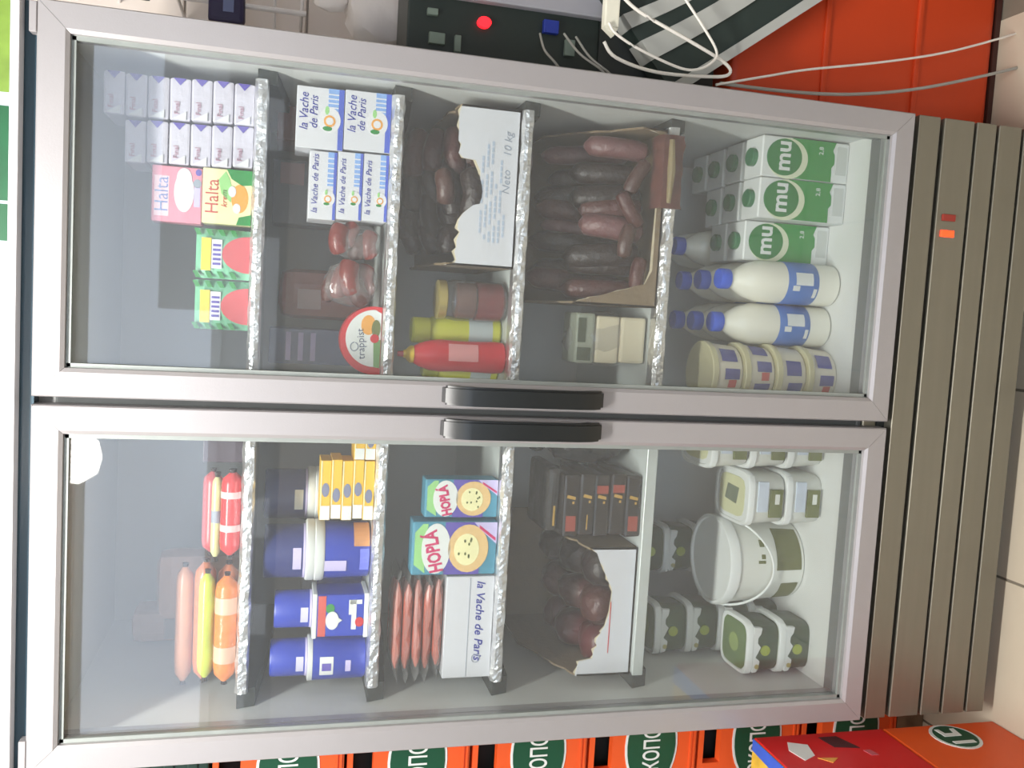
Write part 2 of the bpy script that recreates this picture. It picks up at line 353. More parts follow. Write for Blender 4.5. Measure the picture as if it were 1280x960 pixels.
for col,(cx,n) in enumerate(((1.106,7),(1.033,6))):
    for k in range(n):
        lab='white wrapped butter pack, %s of the stack %s'%(N6[k] if k<n-1 else 'topmost','against the right wall' if col==0 else 'beside the boxed cheese')
        loc=(cx-.0012*k*(1 if col else .5)+random.uniform(-.0012,.0012),FY+.002+random.uniform(0,.006),S1+k*.0347)
        if bp is None: bp=butter_pack(.0705,.0347,.12); bp['group']='white butter packs'; bp.location=loc; bp['label']=lab; continue
        copy_tree(bp,None,loc,random.uniform(-.03,.03),lab)
def halta(label,loc,base,tcol,art):
    w,h,d=.094,.081,.05; t=thing('cheese_box',label,'cheese box',loc,0,'boxed cream cheese')
    BX(-w/2,w/2,0,d,0,h,.0015,1).build('carton',base,t)
    text('Halta',-w/2+.016,h*.68,.031,tcol,t,0,sx=.9)
    art(t,w,h); return t
def art_y(t,w,h):
    patch('printed_leaf',[(w*.5,.0),(w*.5,h*.52),(w*.33,h*.42),(w*.22,h*.2),(w*.24,0)],GREEN,t)
    patch('printed_leaf',[(w*.46,h*.54),(w*.3,h*.68),(w*.05,h*.62),(-.1*w,h*.42),(.15*w,h*.40),(.34*w,h*.46)],LGREEN,t)
    patch('printed_leaf',[(-w*.5,0),(-w*.3,0),(-w*.36,h*.25),(-w*.5,h*.3)],GREEN,t)
    patch('printed_cheese',ell(-.02*w,h*.24,.26*w,.17*h),ORANGE,t)
    patch('printed_slice',ell(.1*w,h*.40,.1*w,.08*h),WHITE,t,-.0006); patch('printed_slice',ell(-.2*w,h*.3,.09*w,.08*h),WHITE,t,-.0006)
    text('krem',-.2*w,h*.5,.014,RED,t,0,shear=.3)
def art_p(t,w,h):
    patch('printed_cloud',ell(.05*w,h*.36,.36*w,.2*h),WHITE,t); patch('printed_cloud',ell(.3*w,h*.36,.18*w,.15*h),WHITE,t,-.0004)
    patch('printed_band',rectp(-.2*w,.15*w,h*.04,h*.16),LAV,t); patch('printed_dot',ell(.22*w,h*.1,.08*w,.08*h),GREYP,t); patch('printed_dot',ell(.42*w,h*.08,.06*w,.06*h),PURP,t)
    patch('printed_band',rectp(-.40*w,.32*w,h*.66,h*.95),mat('halta_pale',(232,196,206),.5),t,.0003)
halta('yellow and green cheese box lettered Halta on the top right shelf',(.947,FY+.002,S1),CREAM,mat('halta_red',(190,70,60),.5),art_y)
halta('pink cheese box lettered Halta on top of the yellow one',(.944,FY+.002,S1+.0815),mat('halta_pink',(222,140,160),.5),mat('halta_blue',(120,140,190),.5),art_p)
def green_pack(label,loc,rz):
    w,h=.086,.09; t=thing('snack_pack',label,'food pack',loc,rz,'green striped packs')
    g=mat('pack_green',(120,186,150),.3,0,.4,30,.2,40,stretch=(1,1,3))
    m=MB(); n=9; vs=[];fs=[]
    for s in(0,1):
        for i in range(n+1):
            for j in range(n+1):
                u,v=i/n,j/n; pf=.016*(math.sin(math.pi*u)*math.sin(math.pi*v))**.5
                vs.append((-w/2+w*u,.018+(pf if s else -pf),h*v))
    q=(n+1)**2
    for s in(0,1):
        for i in range(n):
            for j in range(n): a=s*q+i*(n+1)+j; fs.append((a,a+1,a+n+2,a+n+1))
    m.pyd(vs,fs).build('bag',g,t,True)
    patch('red_print',ell(0,.0,.032,.046,14,0,math.pi),mat('pack_red',(200,80,84),.4,0,.15,40),t,.003)
    patch('white_label',rectp(-.026,.024,.046,.063),WHITE,t,.002); patch('yellow_label',rectp(-.03,.026,.064,.08),YEL,t,.002)
    for k in range(5): patch('label_stripe',rectp(-.02+k*.008,-.016+k*.008,.048,.061),PURP,t,.001)
    for k in range(4): patch('green_stripe',[(-.042,.02+k*.02),(-.031,.026+k*.02),(-.031,.034+k*.02),(-.042,.028+k*.02)],GREEN,t,.008,.002); patch('green_stripe',[(.031,.02+k*.02),(.042,.026+k*.02),(.042,.034+k*.02),(.031,.028+k*.02)],GREEN,t,.008,.002)
    return t
green_pack('green striped pack with yellow label next to the yellow cheese box',(.849,FY,S1),.03)
green_pack('green striped pack with yellow label nearer the middle of the refrigerator',(.759,FY+.004,S1),-.04)
# ------------------------------------------------------------------ second shelf, right
def vache(label,loc,w,h,d,lines,rz=0,txt=1,grp='la Vache de Paris boxes'):
    t=thing('cheese_box',label,'cheese box',loc,rz,grp)
    BX(-w/2,w/2,0,d,0,h,.0012,1).build('carton',CARDW,t)
    patch('blue_band',rectp(-w/2+.0006,w/2-.0006,.0006,h*.12),mat('vache_blue',(70,92,190),.5),t); patch('checked_band',rectp(.0,w/2-.0006,h*.12,h*.34),LBLUE,t)
    for k in range(6): patch('check_line',rectp(.004+k*(w/2-.008)/6,.006+k*(w/2-.008)/6,h*.12,h*.34),WHITE,t,-.0005)
    tc=mat('vache_text',(44,52,150),.5)
    if lines==2: text('la Vache',-w/2+.030,h*.76,h*.26,tc,t,0,shear=.25,sx=.9); text('de Paris',-w/2+.034,h*.56,h*.24,tc,t,0,shear=.25,sx=.9)
    else: text('la Vache de Paris',-w/2+.010,h*.68,h*.32,tc,t,0,shear=.25,sx=.98)
    cx,cz,r=(-.002,h*.30,h*.20) if lines==2 else (-.022,h*.3,h*.22)
    patch('emblem_disc',ell(cx,cz,r*1.35,r*1.15),WHITE,t,-.0004)
    patch('emblem_cheese',ell(cx-r*.1,cz,r*.62,r*.62),ORANGE,t,-.0009); patch('emblem_cheese',ell(cx-r*.1,cz,r*.4,r*.4),WHITE,t,-.0014)
    patch('emblem_leaf',ell(cx+r*1.0,cz+r*.3,r*.45,r*.22),LGREEN,t,-.0009); patch('emblem_leaf',ell(cx-r*.9,cz+r*.2,r*.25,r*.5),GREEN,t,-.0009)
    return t
vache('upper of the two large la Vache de Paris cheese boxes',(1.097,FY+.003,S2+.083),.106,.082,.10,2)
vache('lower of the two large la Vache de Paris cheese boxes',(1.1,FY+.003,S2),.104,.082,.10,2)
for k,(cx,z,h) in enumerate(((.985,0,.045),(.984,.0455,.045),(.981,.091,.048))):
    vache('small la Vache de Paris cheese box, %s of the stack of three'%('bottom','middle','top')[k],(cx,FY+.002,S2+z),.119,h,.09,1)
def film_bag(name,parent,x0,x1,y0,y1,z0,z1,seed,m=FILM):
    b=bmesh.new(); bmesh.ops.create_icosphere(b,subdivisions=3,radius=1)
    for v in b.verts:
        d=v.co.copy(); c=max(abs(d.x),abs(d.y),abs(d.z)); k=.72+.28/c*.6
        p=Vector((d.x*k,d.y*k,d.z*k)); q=noise.noise_vector(d*2.3+Vector((seed,seed*2,0)))*.14
        p+=q; v.co=((x0+x1)/2+max(-1,min(1,p.x))*(x1-x0)/2,(y0+y1)/2+max(-1,min(1,p.y))*(y1-y0)/2,(z0+z1)/2+max(-1,min(1,p.z))*(z1-z0)/2)
    o=MB(); o.add(b); return o.build(name,m,parent,True)
def saus_bag(label,loc,w,h,d,n,seed,mm=MEATR):
    t=thing('sausage_bag',label,'sausages',loc,0,'bagged sausages'); rnd=random.Random(seed)
    for k in range(n):
        r=rnd.uniform(.013,.019); a=rnd.uniform(-.9,.9); L=w*.36; cx=rnd.uniform(-.16,.16)*w; cz=.02+(h-.045)*k/max(1,n-1); y=d*(.3+.3*rnd.random())
        sausage((cx-L*math.cos(a),y,max(.02,cz-L*.45*math.sin(a))),(cx+L*math.cos(a),y,max(.02,cz+L*.45*math.sin(a))),r,(0,-.006,.008)).build('sausage',(mm,MEAT,MEATR)[k%3],t,True)
    film_bag('plastic_bag',t,-w/2,w/2,0,d,0,h,seed); return t
saus_bag('clear bag of dark red sausages beside the three small cheese boxes',(.888,FY+.006,S2),.07,.10,.07,4,3)
saus_bag('clear bag of sausages beside the round red cheese pack',(.812,FY+.004,S2),.09,.112,.08,5,5)
t=thing('cheese_half_wheel','round-topped red cheese pack lettered trappist','cheese',(.711,FY+.001,S2))
r=.062; zc=.012
MB().prism([(-r*.98,0)]+[(-p[0],p[1]) for p in ell(0,zc,r,r,22,0,math.pi)][::-1][::-1]+[(r*.98,0)],0,.045).build('red_casing',RED,t)
fl_=[(x,z) for x,z in ell(-.004,zc,.052,.052,22,0,math.pi)]
patch('white_label',[(-.05,.001)]+[(-x,z) for x,z in fl_]+[(.05,.001)],WPLAS,t,0)
text('trappist',-.034,zc+.016,.019,mat('trap_txt',(70,80,110),.5),t,-.0006,ang=.08,sx=.95)
MB().tube([(-.012+.008*math.cos(a*.5),-.0012,zc+.036+.007*math.sin(a*.5)) for a in range(13)],.0011,5).build('ring_emblem',GREYP,t)
patch('printed_sandwich',ell(.028,zc+.012,.018,.013),ORANGE,t,-.0006); patch('printed_sandwich',ell(.022,zc-.002,.016,.008),OLIVE,t,-.001)
patch('printed_tomato',ell(.004,zc+.0,.008,.008),RED,t,-.0012); patch('printed_salad',[(-.05,.001),(-.048,.012),(.0,.014),(.002,.001)],mat('salad',(110,150,90),.5,0,.3,60),t,-.0006)
# things at the back of the second shelf
def block(name,label,cat,x0,x1,y0,y1,z0,z1,m,extra=None,grp=None,bev=.004,jig=.002):
    t=thing(name,label,cat,((x0+x1)/2,y0,z0),0,grp); w=x1-x0
    b=BX(-w/2,w/2,0,y1-y0,0,z1-z0,bev,2)
    if jig: b.jiggle(jig,25,x0*10)
    b.build('wrapper',m,t)
    if extra: extra(t,w,z1-z0)
    return t
DRED=mat('dark_red_pack',(120,34,34),.45,0,.2,20)
block('sausage_pack','tall dark red pack at the back of the second right shelf','food pack',1.09,1.16,.36,.5,S2,S2+.2,DRED,lambda t,w,h:patch('pack_label',rectp(-w*.3,w*.3,h*.3,h*.5),mat('pk_lab',(160,120,120),.5),t,-.002))
block('salami_pack','pinkish wrapped ham at the back of the second right shelf','ham',.74,.84,.36,.46,S2,S2+.185,mat('ham_pink',(150,96,90),.4,0,.25,18,.3,25),lambda t,w,h:patch('pack_label',rectp(-w*.3,w*.1,h*.55,h*.8),mat('pk_lab2',(176,150,146),.5),t,-.002),bev=.03)
block('food_carton','bluish carton behind the trappist pack','carton',.65,.72,.33,.42,S2,S2+.2,mat('pale_blue_pack',(120,130,160),.5,0,.15,20),lambda t,w,h:[patch('carton_stripe',rectp(-w*.4,w*.4,h*(.55+.12*k),h*(.6+.12*k)),LAV,t,-.002) for k in range(3)])
block('food_pack','pale plastic pack with a pink label deep in the second right shelf','food pack',.93,1.06,.40,.5,S2,S2+.205,mat('grey_pack',(110,112,118),.4,0,.2,18),lambda t,w,h:patch('pink_label',rectp(w*.12,w*.45,h*.7,h*.93),mat('pklab3',(176,140,142),.5),t,-.003))
# ------------------------------------------------------------------ third shelf, right: torn sausage carton, jar, bottles
def torn_box(name,label,loc,w,d,h,front_pts,mout,content,lip=True,hl=None,hr=None,hb=None):
    t=thing(name,label,'carton',loc); th=.004; hl=hl or h; hr=hr or h; hb=hb or h
    BX(-w/2,w/2,0,d,0,.003).build('base',CARD,t)
    MB().prism([(-w/2,0)]+front_pts+[(w/2,0)],0,th*.5).build('torn_front',mout,t); MB().prism([(-w/2+.001,0.001)]+[(x,z+.003*math.sin(x*300)+.002) for x,z in front_pts]+[(w/2-.001,0.001)],th*.5+.0002,th).build('inner_ply',PULP,t)
    for sx,hh,sd in((-1,hl,4),(1,hr,5)):
        p=jag(0,front_pts[0 if sx<0 else -1][1],d*.5,hh,9,.005,sd)+[(d,hh)]
        vs=[(sx*w/2,y,z) for y,z in [(0,0)]+p+[(d,0)]]; n=len(vs); vs+=[(x-sx*th,y,z) for x,y,z in vs]
        MB().pyd(vs,[tuple(range(n)),tuple(range(2*n-1,n-1,-1))]+[(i,(i+1)%n,(i+1)%n+n,i+n) for i in range(n)]).build('side_wall',CARD,t)
    BX(-w/2,w/2,d-th,d,0,hb).build('back_wall',CARD,t)
    return t
w=.292
fp_=[(-w/2,.13),(-w/2+.004,.112)]+jag(-w/2+.01,.112,-.05,.105,7,.004,1)+[(-.03,.078),(.0,.072),(.028,.072),(.048,.082),(.05,.105)]+jag(.058,.112,w/2-.012,.118,6,.003,2)+[(w/2,.112)]
bxA=torn_box('sausage_carton','white torn carton marked 10 kg with dark sausages showing on the third shelf',(1.004,FY,S3),w,.34,.12,fp_,CARDW,None,hl=.15,hr=.13,hb=.14)
text('Neto    10 kg',-.01,.016,.021,GREYP,bxA,0,shear=.2); PT=mat('faint_print',(176,188,206),.6)
for k,(a,b) in enumerate(((-.095,.06),(-.095,.1),(-.1,.10),(-.1,.02),(-.1,.06),(-.1,-.03))): 
    z=.066-k*.0088
    for j in range(int((b-a)/.011)):
        if (j*7+k*3)%5: patch('small_print',rectp(a+j*.011,a+j*.011+.009,z,z+.0042),PT,bxA,0)
rnd=random.Random(11)
k=0
for layer in range(5):
    for i in range(4):
        x=-.105+i*.065+rnd.uniform(-.01,.01); z=.03+layer*.034; y=.06+.012*layer+rnd.uniform(0,.02)
        if z>.13: y+=.03
        L=rnd.uniform(.05,.07); a=rnd.uniform(-.5,.5)
        sausage((max(-.12,x-L*math.cos(a)),y,max(.03,z-L*.4*math.sin(a))),(min(.12,x+L*math.cos(a)),y+.02,max(.03,z+L*.4*math.sin(a))),rnd.uniform(.019,.024),(0,-.01,.012)).build('sausage',(MEATD,MEATD,MEATD,MEAT)[k%4],bxA,True); k+=1
sausage((-.052,.03,.085),(.035,.028,.092),.022,(0,-.012,-.01)).build('sausage',MEATD,bxA,True)
sausage((-.03,.05,.125),(.03,.05,.135),.018,(0,-.012,.0)).build('sausage',FAT,bxA,True)
t=thing('pickle_jar','glass jar of dark red preserve with a gold lid on the third shelf','jar',(.794,FY+.055,S3))
MB().lathe([(.03,0),(.038,.006),(.039,.05),(.039,.1),(.036,.112),(.032,.118)]).build('glass_body',clear('jar_glass',(.9,.9,.88),.06,.03,.05),t,True)
MB().lathe([(.028,.004),(.036,.01),(.0365,.058)]).build('preserve',mat('preserve',(112,22,24),.35,0,.3,50),t,True)
MB().lathe([(.03,.06),(.034,.062),(.034,.095),(.03,.098)]).build('upper_fill',mat('preserve2',(96,60,52),.4,0,.4,40),t,True)
MB().lathe([(.036,.1165),(.0375,.118),(.0375,.132),(.034,.134)]).build('lid',mat('gold_lid',(196,178,110),.3,.6),t,True)
MUST=mat('mustard_yellow',(190,192,60),.35)
def mustard(label,x,y,h):
    t=thing('mustard_bottle',label,'bottle',(x,y,S3),0,'mustard bottles')
    MB().lathe([(.026,0),(.03,.004),(.03,h*.7),(.027,h*.78),(.02,h*.82)],sy=.8).build('bottle',MUST,t,True)
    MB().lathe([(.025,h*.8),(.025,h*.98),(.022,h)],n=20).build('cap',mat('must_cap',(214,218,70),.35),t,True)
    MB().lathe([(.0305,h*.1),(.0308,h*.11),(.0308,h*.36),(.0305,h*.37)],sy=.8).build('label_band',mat('must_lab',(176,186,186),.5),t,True)
mustard('yellow-green mustard bottle standing behind the ketchup',.733,FY+.085,.175)
mustard('yellow-green bottle half hidden by the door frame behind the ketchup',.668,FY+.09,.15)
t=thing('ketchup_bottle','red squeeze bottle of ketchup with a yellow cap','bottle',(.688,FY+.034,S3))
KR=mat('ketchup_red',(206,32,44),.3)
MB().lathe([(.024,0),(.029,.004),(.031,.02),(.0295,.06),(.029,.09),(.031,.125),(.0285,.145),(.022,.165),(.016,.176)],sy=.8).build('bottle',KR,t,True)
MB().lathe([(.0165,.1755),(.0165,.181),(.013,.186),(.008,.190),(.0075,.194)],n=18).build('cap',mat('ketch_cap',(236,196,30),.35),t,True)
MB().lathe([(.006,.193),(.0045,.205)],n=12).build('spout',RED,t)
m=MB(); vs=[];fs=[]
for i in range(9):
    a=math.radians(-90-16+i*8.5)
    for z in(.055,.112): vs.append((.0302*math.cos(a),.0302*.8*math.sin(a)-.0008,z))
for i in range(8): fs.append((2*i,2*i+1,2*i+3,2*i+2))
m.pyd(vs,fs).build('label',mat('ketch_label',(226,150,150),.5,0,.15,90),t)
# ------------------------------------------------------------------ fourth shelf, right: meat carton, wrapped blocks
w=.345
fp_=[(-w/2,.175)]+jag(-w/2+.003,.17,-w/2+.045,.03,11,.005,8)+[(-.1,.012),(w/2-.01,.012),(w/2,.05)]
bxB=torn_box('meat_carton','large torn brown carton of cured meat on the fourth right shelf',(.974,FY,S4),w,.36,.2,fp_,CARD,None,hl=.2,hr=.2,hb=.22)
rnd=random.Random(21)
for k in range(16):
    i=k%8; row=k//8; x=-.135+i*.038+rnd.uniform(-.008,.008); y=.045+row*.1+rnd.uniform(0,.03); hh=rnd.uniform(.14,.19)+row*.03
    sausage((x,y-.01,.022),(x+rnd.uniform(-.015,.015),y+.03,min(hh,.225)),rnd.uniform(.019,.026),(0,-.015,0)).build('cured_meat',(MEAT,MEATD,MEATD,mat('meat_mauve',(104,66,66),.4,0,.35,40,.4,60))[k%4],bxB,True)
for k in range(4):
    x=-.11+k*.062; sausage((x-.03,.02,.036+.03*(k%2)),(x+.035,.018,.03+.026*(k%3)),.015,(0,-.006,.006)).build('meat_scrap',(MEAT,FAT)[k%2],bxB,True)
m=MB(); vs=[];fs=[]; nx=24
for i in range(nx+1):
    x=.02+.14*i/nx; 
    for j,(y,z) in enumerate(((.02,.02),(-.002,.02),(-.016,.012),(-.019,-.012),(-.015,-.03))):
        q=noise.noise_vector(Vector((x*60,j*1.4,3))); vs.append((x,y+q.y*.003,z+q.z*.004))
for i in range(nx):
    for j in range(4): a=i*5+j; fs.append((a,a+1,a+6,a+5))
part_label(m.pyd(vs,fs).build('liner_lip',mat('liner_red',(92,52,44),.4,0,.5,30),bxB,True),'reddish plastic lip hanging over the shelf edge')
m=MB(); m.tube([(.03,-.021,-.002),(.09,-.0225,-.003),(.15,-.021,-.001)],[.004,.008,.005],8).build('pale_strip',mat('fat_pale',(140,124,88),.5,0,.2,50),bxB,True)
t=thing('wrapped_cheese','pale cheese blocks in a clear bag with a dark printed top, fourth right shelf','cheese',(.735,FY+.03,S4))
CHE=mat('cheese_block',(214,204,176),.55,0,.08,14)
BX(-.046,.046,.004,.09,.003,.056,.006).build('cheese_block',CHE,t); BX(-.048,.046,.006,.09,.058,.108,.006).build('cheese_block',CHE,t)
BX(-.05,.05,.004,.09,.110,.15,.006).build('printed_top',mat('che_top',(150,156,140),.4,0,.15,30),t)
patch('dark_print',rectp(-.044,-.018,.118,.146),mat('che_dk',(70,80,60),.5),t,.003); patch('dark_print',rectp(-.008,.04,.13,.146),MATS['che_dk'],t,.003)
film_bag('plastic_bag',t,-.062,.062,-.004,.1,.0,.168,9)
# ------------------------------------------------------------------ cabinet floor, right: milk cartons, milk bottles, tubs
MILKG=mat('milk_green',(44,140,60),.4,0,.12,12); MILKD=mat('milk_disc',(26,118,52),.4)
def milk_carton():
    w,h,d=.082,.2,.07; t=thing('milk_carton','x','milk carton',(0,0,0),0,'mu milk cartons')
    m=MB(); v=[(-w/2,0),(w/2,0)]
    BX(-w/2,w/2,0,d,0,h,.0025,1).build('carton',WPLAS,t)
    z0,z1=.034,.118; low=[(-w/2+.0008,z0+.006)]+jag(-w/2+.004,z0+.008,w/2-.004,z0,6,.004,3)+[(w/2-.0008,z0-.002)]
    patch('green_print',low+[(w/2-.0008,.135),(w*.3,.118),(0,.112),(-w*.3,.116),(-w/2+.0008,.15)],MILKG,t)
    patch('pale_ring',ell(-.002,.142,.041,.046),mat('milk_ring',(214,220,190),.5),t,-.0003)
    patch('green_disc',ell(0,.150,.037,.040),MILKD,t,-.0008)
    text('mu',-.028,.138,.049,WPLAS,t,-.0014,bold=.0012,sx=.98)
    text('2,8',.012,.062,.014,WPLAS,t,-.0006); patch('grey_foot',rectp(-w*.3,w*.4,.006,.03),mat('milk_foot',(196,200,196),.5),t)
    c=MB().lathe([(.0185,h),(.0185,h+.009),(.016,h+.011)],0,.034,20).build('cap',mat('milk_cap',(26,104,60),.35),t,True)
    return t
mc=milk_carton(); first=True
RN=('front carton','second carton','third carton','rearmost carton')
for row,(cx,y0,n) in enumerate(((1.124,.158,4),(1.040,.158,3),(.957,.205,2))):
    for k in range(n):
        loc=(cx-.001*k+random.uniform(-.001,.001),y0+k*.083,S0); lab='white and green mu milk %s of the row %s'%(RN[k],('against the right wall','in the middle','next to the milk bottles')[row])
        if first: mc.location=loc; mc['label']=lab; first=False
        else: copy_tree(mc,None,loc,random.uniform(-.02,.02),lab)
MILK=mat('milk_bottle',(232,230,216),.25,0,.03,10,coat=.3); CAPB=mat('cap_blue',(34,84,206),.35); MB_=mat('label_blue',(66,112,186),.4)
def milk_bottle():
    t=thing('milk_bottle','x','milk bottle',(0,0,0),0,'milk bottles with blue caps')
    MB().lathe([(.036,0),(.043,.004),(0.0437,.015),(0.0437,.15),(.043,.175),(.034,.205),(.024,.222),(.018,.232),(.018,.24)],n=32).build('bottle',MILK,t,True)
    MB().lathe([(.0205,.238),(.021,.24),(.021,.258),(.019,.261)],n=24).build('cap',CAPB,t,True)
    MB().lathe([(0.0438,.052),(0.0443,.053),(0.0443,.122),(0.0438,.123)],n=32).build('label_band',MB_,t,True)
    vs=[];fs=[]
    for a0,z0,z1,a1 in((-96,.066,.106,-62),(-130,.056,.064,-104),(-112,.096,.112,-98)):
        b=len(vs); n=5
        for i in range(n+1):
            a=math.radians(a0+(a1-a0)*i/n)
            for z in(z0,z1): vs.append((0.0448*math.cos(a),0.0448*math.sin(a),z))
        for i in range(n): fs.append((b+2*i,b+2*i+1,b+2*i+3,b+2*i+2))
    MB().pyd(vs,fs).build('label_print',WPLAS,t); return t
mb=milk_bottle(); first=True
for col,(cx,y0,n,dx) in enumerate(((.872,.19,3,0),(.783,.21,3,0),(.952,.42,2,0))):
    for k in range(n):
        loc=(cx+dx*k,y0+k*.094,S0); lab='blue-capped milk bottle, %s of the row %s'%(('front','second','rear')[k],('beside the milk cartons','beside the white tub stack','behind the shortest carton row')[col])
        if first: mb.location=loc; mb['label']=lab; first=False
        else: copy_tree(mb,None,loc,random.uniform(-.5,.4),lab)
TUB=mat('tub_cream',(222,216,198),.45,0,.04,10); TUBL=mat('tub_lid',(206,200,160),.5,0,.05,8)
def yogurt_tub():
    t=thing('yogurt_tub','x','tub',(0,0,0),0,'white printed yogurt tubs')
    MB().lathe([(.052,0),(.056,.004),(.061,.06)],n=36).build('pot',TUB,t,True)
    MB().lathe([(.0625,.058),(.0645,.06),(.0645,.07),(.0625,.072),(.058,.0715)],n=36).build('lid',TUBL,t,True)
    vs=[];fs=[]
    for a0,a1,z0,z1 in((-70,-40,.014,.05),(-105,-84,.01,.044),(-150,-128,.012,.048)):
        b=len(vs); n=5
        for i in range(n+1):
            a=math.radians(a0+(a1-a0)*i/n)
            for z in(z0,z1): rr=.0565+.005*z/.06+.0012; vs.append((rr*math.cos(a),rr*math.sin(a),z))
        for i in range(n): fs.append((b+2*i,b+2*i+1,b+2*i+3,b+2*i+2))
    MB().pyd(vs,fs).build('blue_print',mat('tub_blue',(80,82,148),.5),t)
    vs=[];fs=[];b=0;n=5
    for i in range(n+1):
        a=math.radians(-122+16*i/n)
        for z in(.016,.034): rr=.0565+.005*z/.06+.0012; vs.append((rr*math.cos(a),rr*math.sin(a),z))
    MB().pyd(vs,[(2*i,2*i+1,2*i+3,2*i+2) for i in range(n)]).build('red_print',mat('tub_red',(206,90,84),.5),t); return t
yt=yogurt_tub()
for k in range(4):
    lab='white yogurt tub with blue print, %s of the stack by the middle door frame'%('bottom','second','third','topmost')[k]; loc=(.678,.188,S0+k*.0722)
    if k==0: yt.location=loc; yt['label']=lab
    else: copy_tree(yt,None,loc,(.5,-.3,.4,.1)[k],lab)

# ------------------------------------------------------------------ left-hand compartment, first shelf: salami chubs
def chub(label,p0,p1,r,m,band=None,grp='wrapped sausages on the first left shelf',clip=MEATD):
    L=p1[0]-p0[0]; t=thing('salami_chub',label,'sausage',((p0[0]+p1[0])/2,p0[1],p0[2]-r),0,grp)
    sausage((-L/2,0,r),(L/2,p1[1]-p0[1],r),r,(0,0,0),14,14).build('casing',m,t,True)
    for s in(-1,1): MB().tube([(s*(L/2-.004),0 if s<0 else p1[1]-p0[1],r),(s*(L/2+.006),0 if s<0 else p1[1]-p0[1],r)],[.004,.006],8).build('end_clip',clip,t)
    if band:
        for x in band[0]: MB().tube([(x,(x/L+.5)*(p1[1]-p0[1]),r),(x+band[1],(x/L+.5)*(p1[1]-p0[1]),r)],r*1.02,14).build('printed_band',band[2],t,True)
    return t
CR=mat('casing_red',(206,62,66),.25,0,.12,30); CY=mat('casing_pale',(206,206,150),.3,0,.08,30); CO=mat('casing_orange',(224,128,62),.28,0,.3,60,.2,60); CG=mat('casing_lime',(184,196,62),.25,0,.3,40); CB=mat('casing_brown',(190,110,70),.3,0,.35,50,.2,60); CPK=mat('casing_pink',(206,160,140),.35,0,.2,25)
z1=S1
chub('red sausage lying at the front beside the orange ones on the first left shelf',(.31,.16,z1+.018),(.46,.165,z1+.018),.018,CR,((-.03,.03),.012,mat('band_w',(226,190,190),.4)))
chub('thin pale yellow sausage resting on the front red sausage',(.30,.175,z1+0.0437),(.452,.18,z1+0.0437),.009,CY,((-.01,),.022,GREYP))
chub('red sausage lying behind the pale yellow one',(.297,.225,z1+.018),(.45,.225,z1+.018),.018,CR)
chub('faded red sausage on top of the rear red sausage',(.297,.23,z1+.0545),(.45,.23,z1+.0545),.018,mat('casing_dullred',(190,90,96),.3,0,.15,25))
block('dark_carton','dark carton by the middle frame on the first left shelf','carton',.472,.53,.2,.27,S1,S1+.072,mat('dark_purple',(64,50,62),.5),bev=.002,jig=0)
chub('front orange sausage on the first left shelf with pale labels',(.077,.155,z1+.02),(.272,.16,z1+.02),.02,CO,((-.06,.03),.03,mat('band_p',(222,176,150),.4)))
chub('lime green sausage lying on the front orange one',(.08,.165,z1+.0545),(.275,.17,z1+.0545),.0145,CG)
chub('brown sausage behind the front orange one',(.07,.208,z1+.02),(.28,.205,z1+.02),.02,CB)
chub('brown sausage stacked behind the lime green one',(.06,.21,z1+.0605),(.284,.208,z1+.0605),.02,CB)
chub('upper brown sausage of the orange pile',(.055,.215,z1+.097),(.275,.212,z1+.097),.016,mat('casing_tan',(200,140,112),.32,0,.3,40))
t=block('ham_roll','pale pink wrapped roll at the back of the first left shelf','ham',.11,.25,.38,.46,S1,S1+.17,CPK,bev=.03)
block('ham_pack','tan and pink pack at the far back of the first left shelf','ham',.04,.105,.45,.55,S1,S1+.225,mat('pack_tan',(196,150,130),.4,0,.3,16),lambda t,w,h:patch('pack_label',rectp(-w*.35,w*.3,h*.5,h*.7),mat('plab5',(150,130,120),.5),t,-.003),bev=.02)
# ------------------------------------------------------------------ second shelf, left
def yellow_box(label,loc,rz=0,w=.11,h=.0193,d=.075):
    t=thing('small_carton',label,'carton',loc,rz,'flat yellow cartons'); BX(-w/2,w/2,0,d,0,h,.001,1).build('carton',mat('carton_yellow',(232,184,50),.45),t)
    patch('white_panel',rectp(-w/2+.0008,-w*.26,.001,h-.001),WPLAS,t); e=random.Random(int(loc[2]*1e4)).uniform(-.1,.25)*w
    patch('blue_oval',ell(e,h/2,.013,h*.34),mat('oval_grey',(120,124,150),.5),t); patch('white_edge',rectp(-w*.26,w/2-.001,h*.86,h-.0006),CREAM,t); return t
for k in range(5): yellow_box('flat yellow carton, %s of the stack of five on the second left shelf'%('bottom','second','third','fourth','topmost')[k],(.434+.002*(k%2),FY+.001,S2+k*.0196),(.02,-.03,.03,-.01,.02)[k])
for k in range(2): yellow_box('%s of two flat yellow cartons half behind the middle frame'%('lower','upper')[k],(.535,FY+.003,S2+k*.0196),0,.088)
TB=mat('tub_blue_plastic',(36,62,176),.35,0,.12,14); TBD=mat('tub_navy_plastic',(34,46,110),.4,0,.15,14)
def blue_tub(label,loc,r,h,m=TB,lid=.03,extra=None,grp='blue tubs on the second left shelf'):
    t=thing('blue_tub',label,'tub',loc,0,grp); hb=h-lid
    MB().lathe([(r*.88,0),(r*.93,.004),(r*.97,hb)],n=30).build('pot',m,t,True)
    MB().lathe([(r*.99,hb-.004),(r*1.04,hb),(r*1.04,hb+lid*.4),(r,hb+lid*.45),(r*1.03,hb+lid*.55),(r*1.03,hb+lid*.92),(r*.99,hb+lid)],n=30).build('lid',WPLAS,t,True)
    if extra: extra(t,r,hb)
    return t
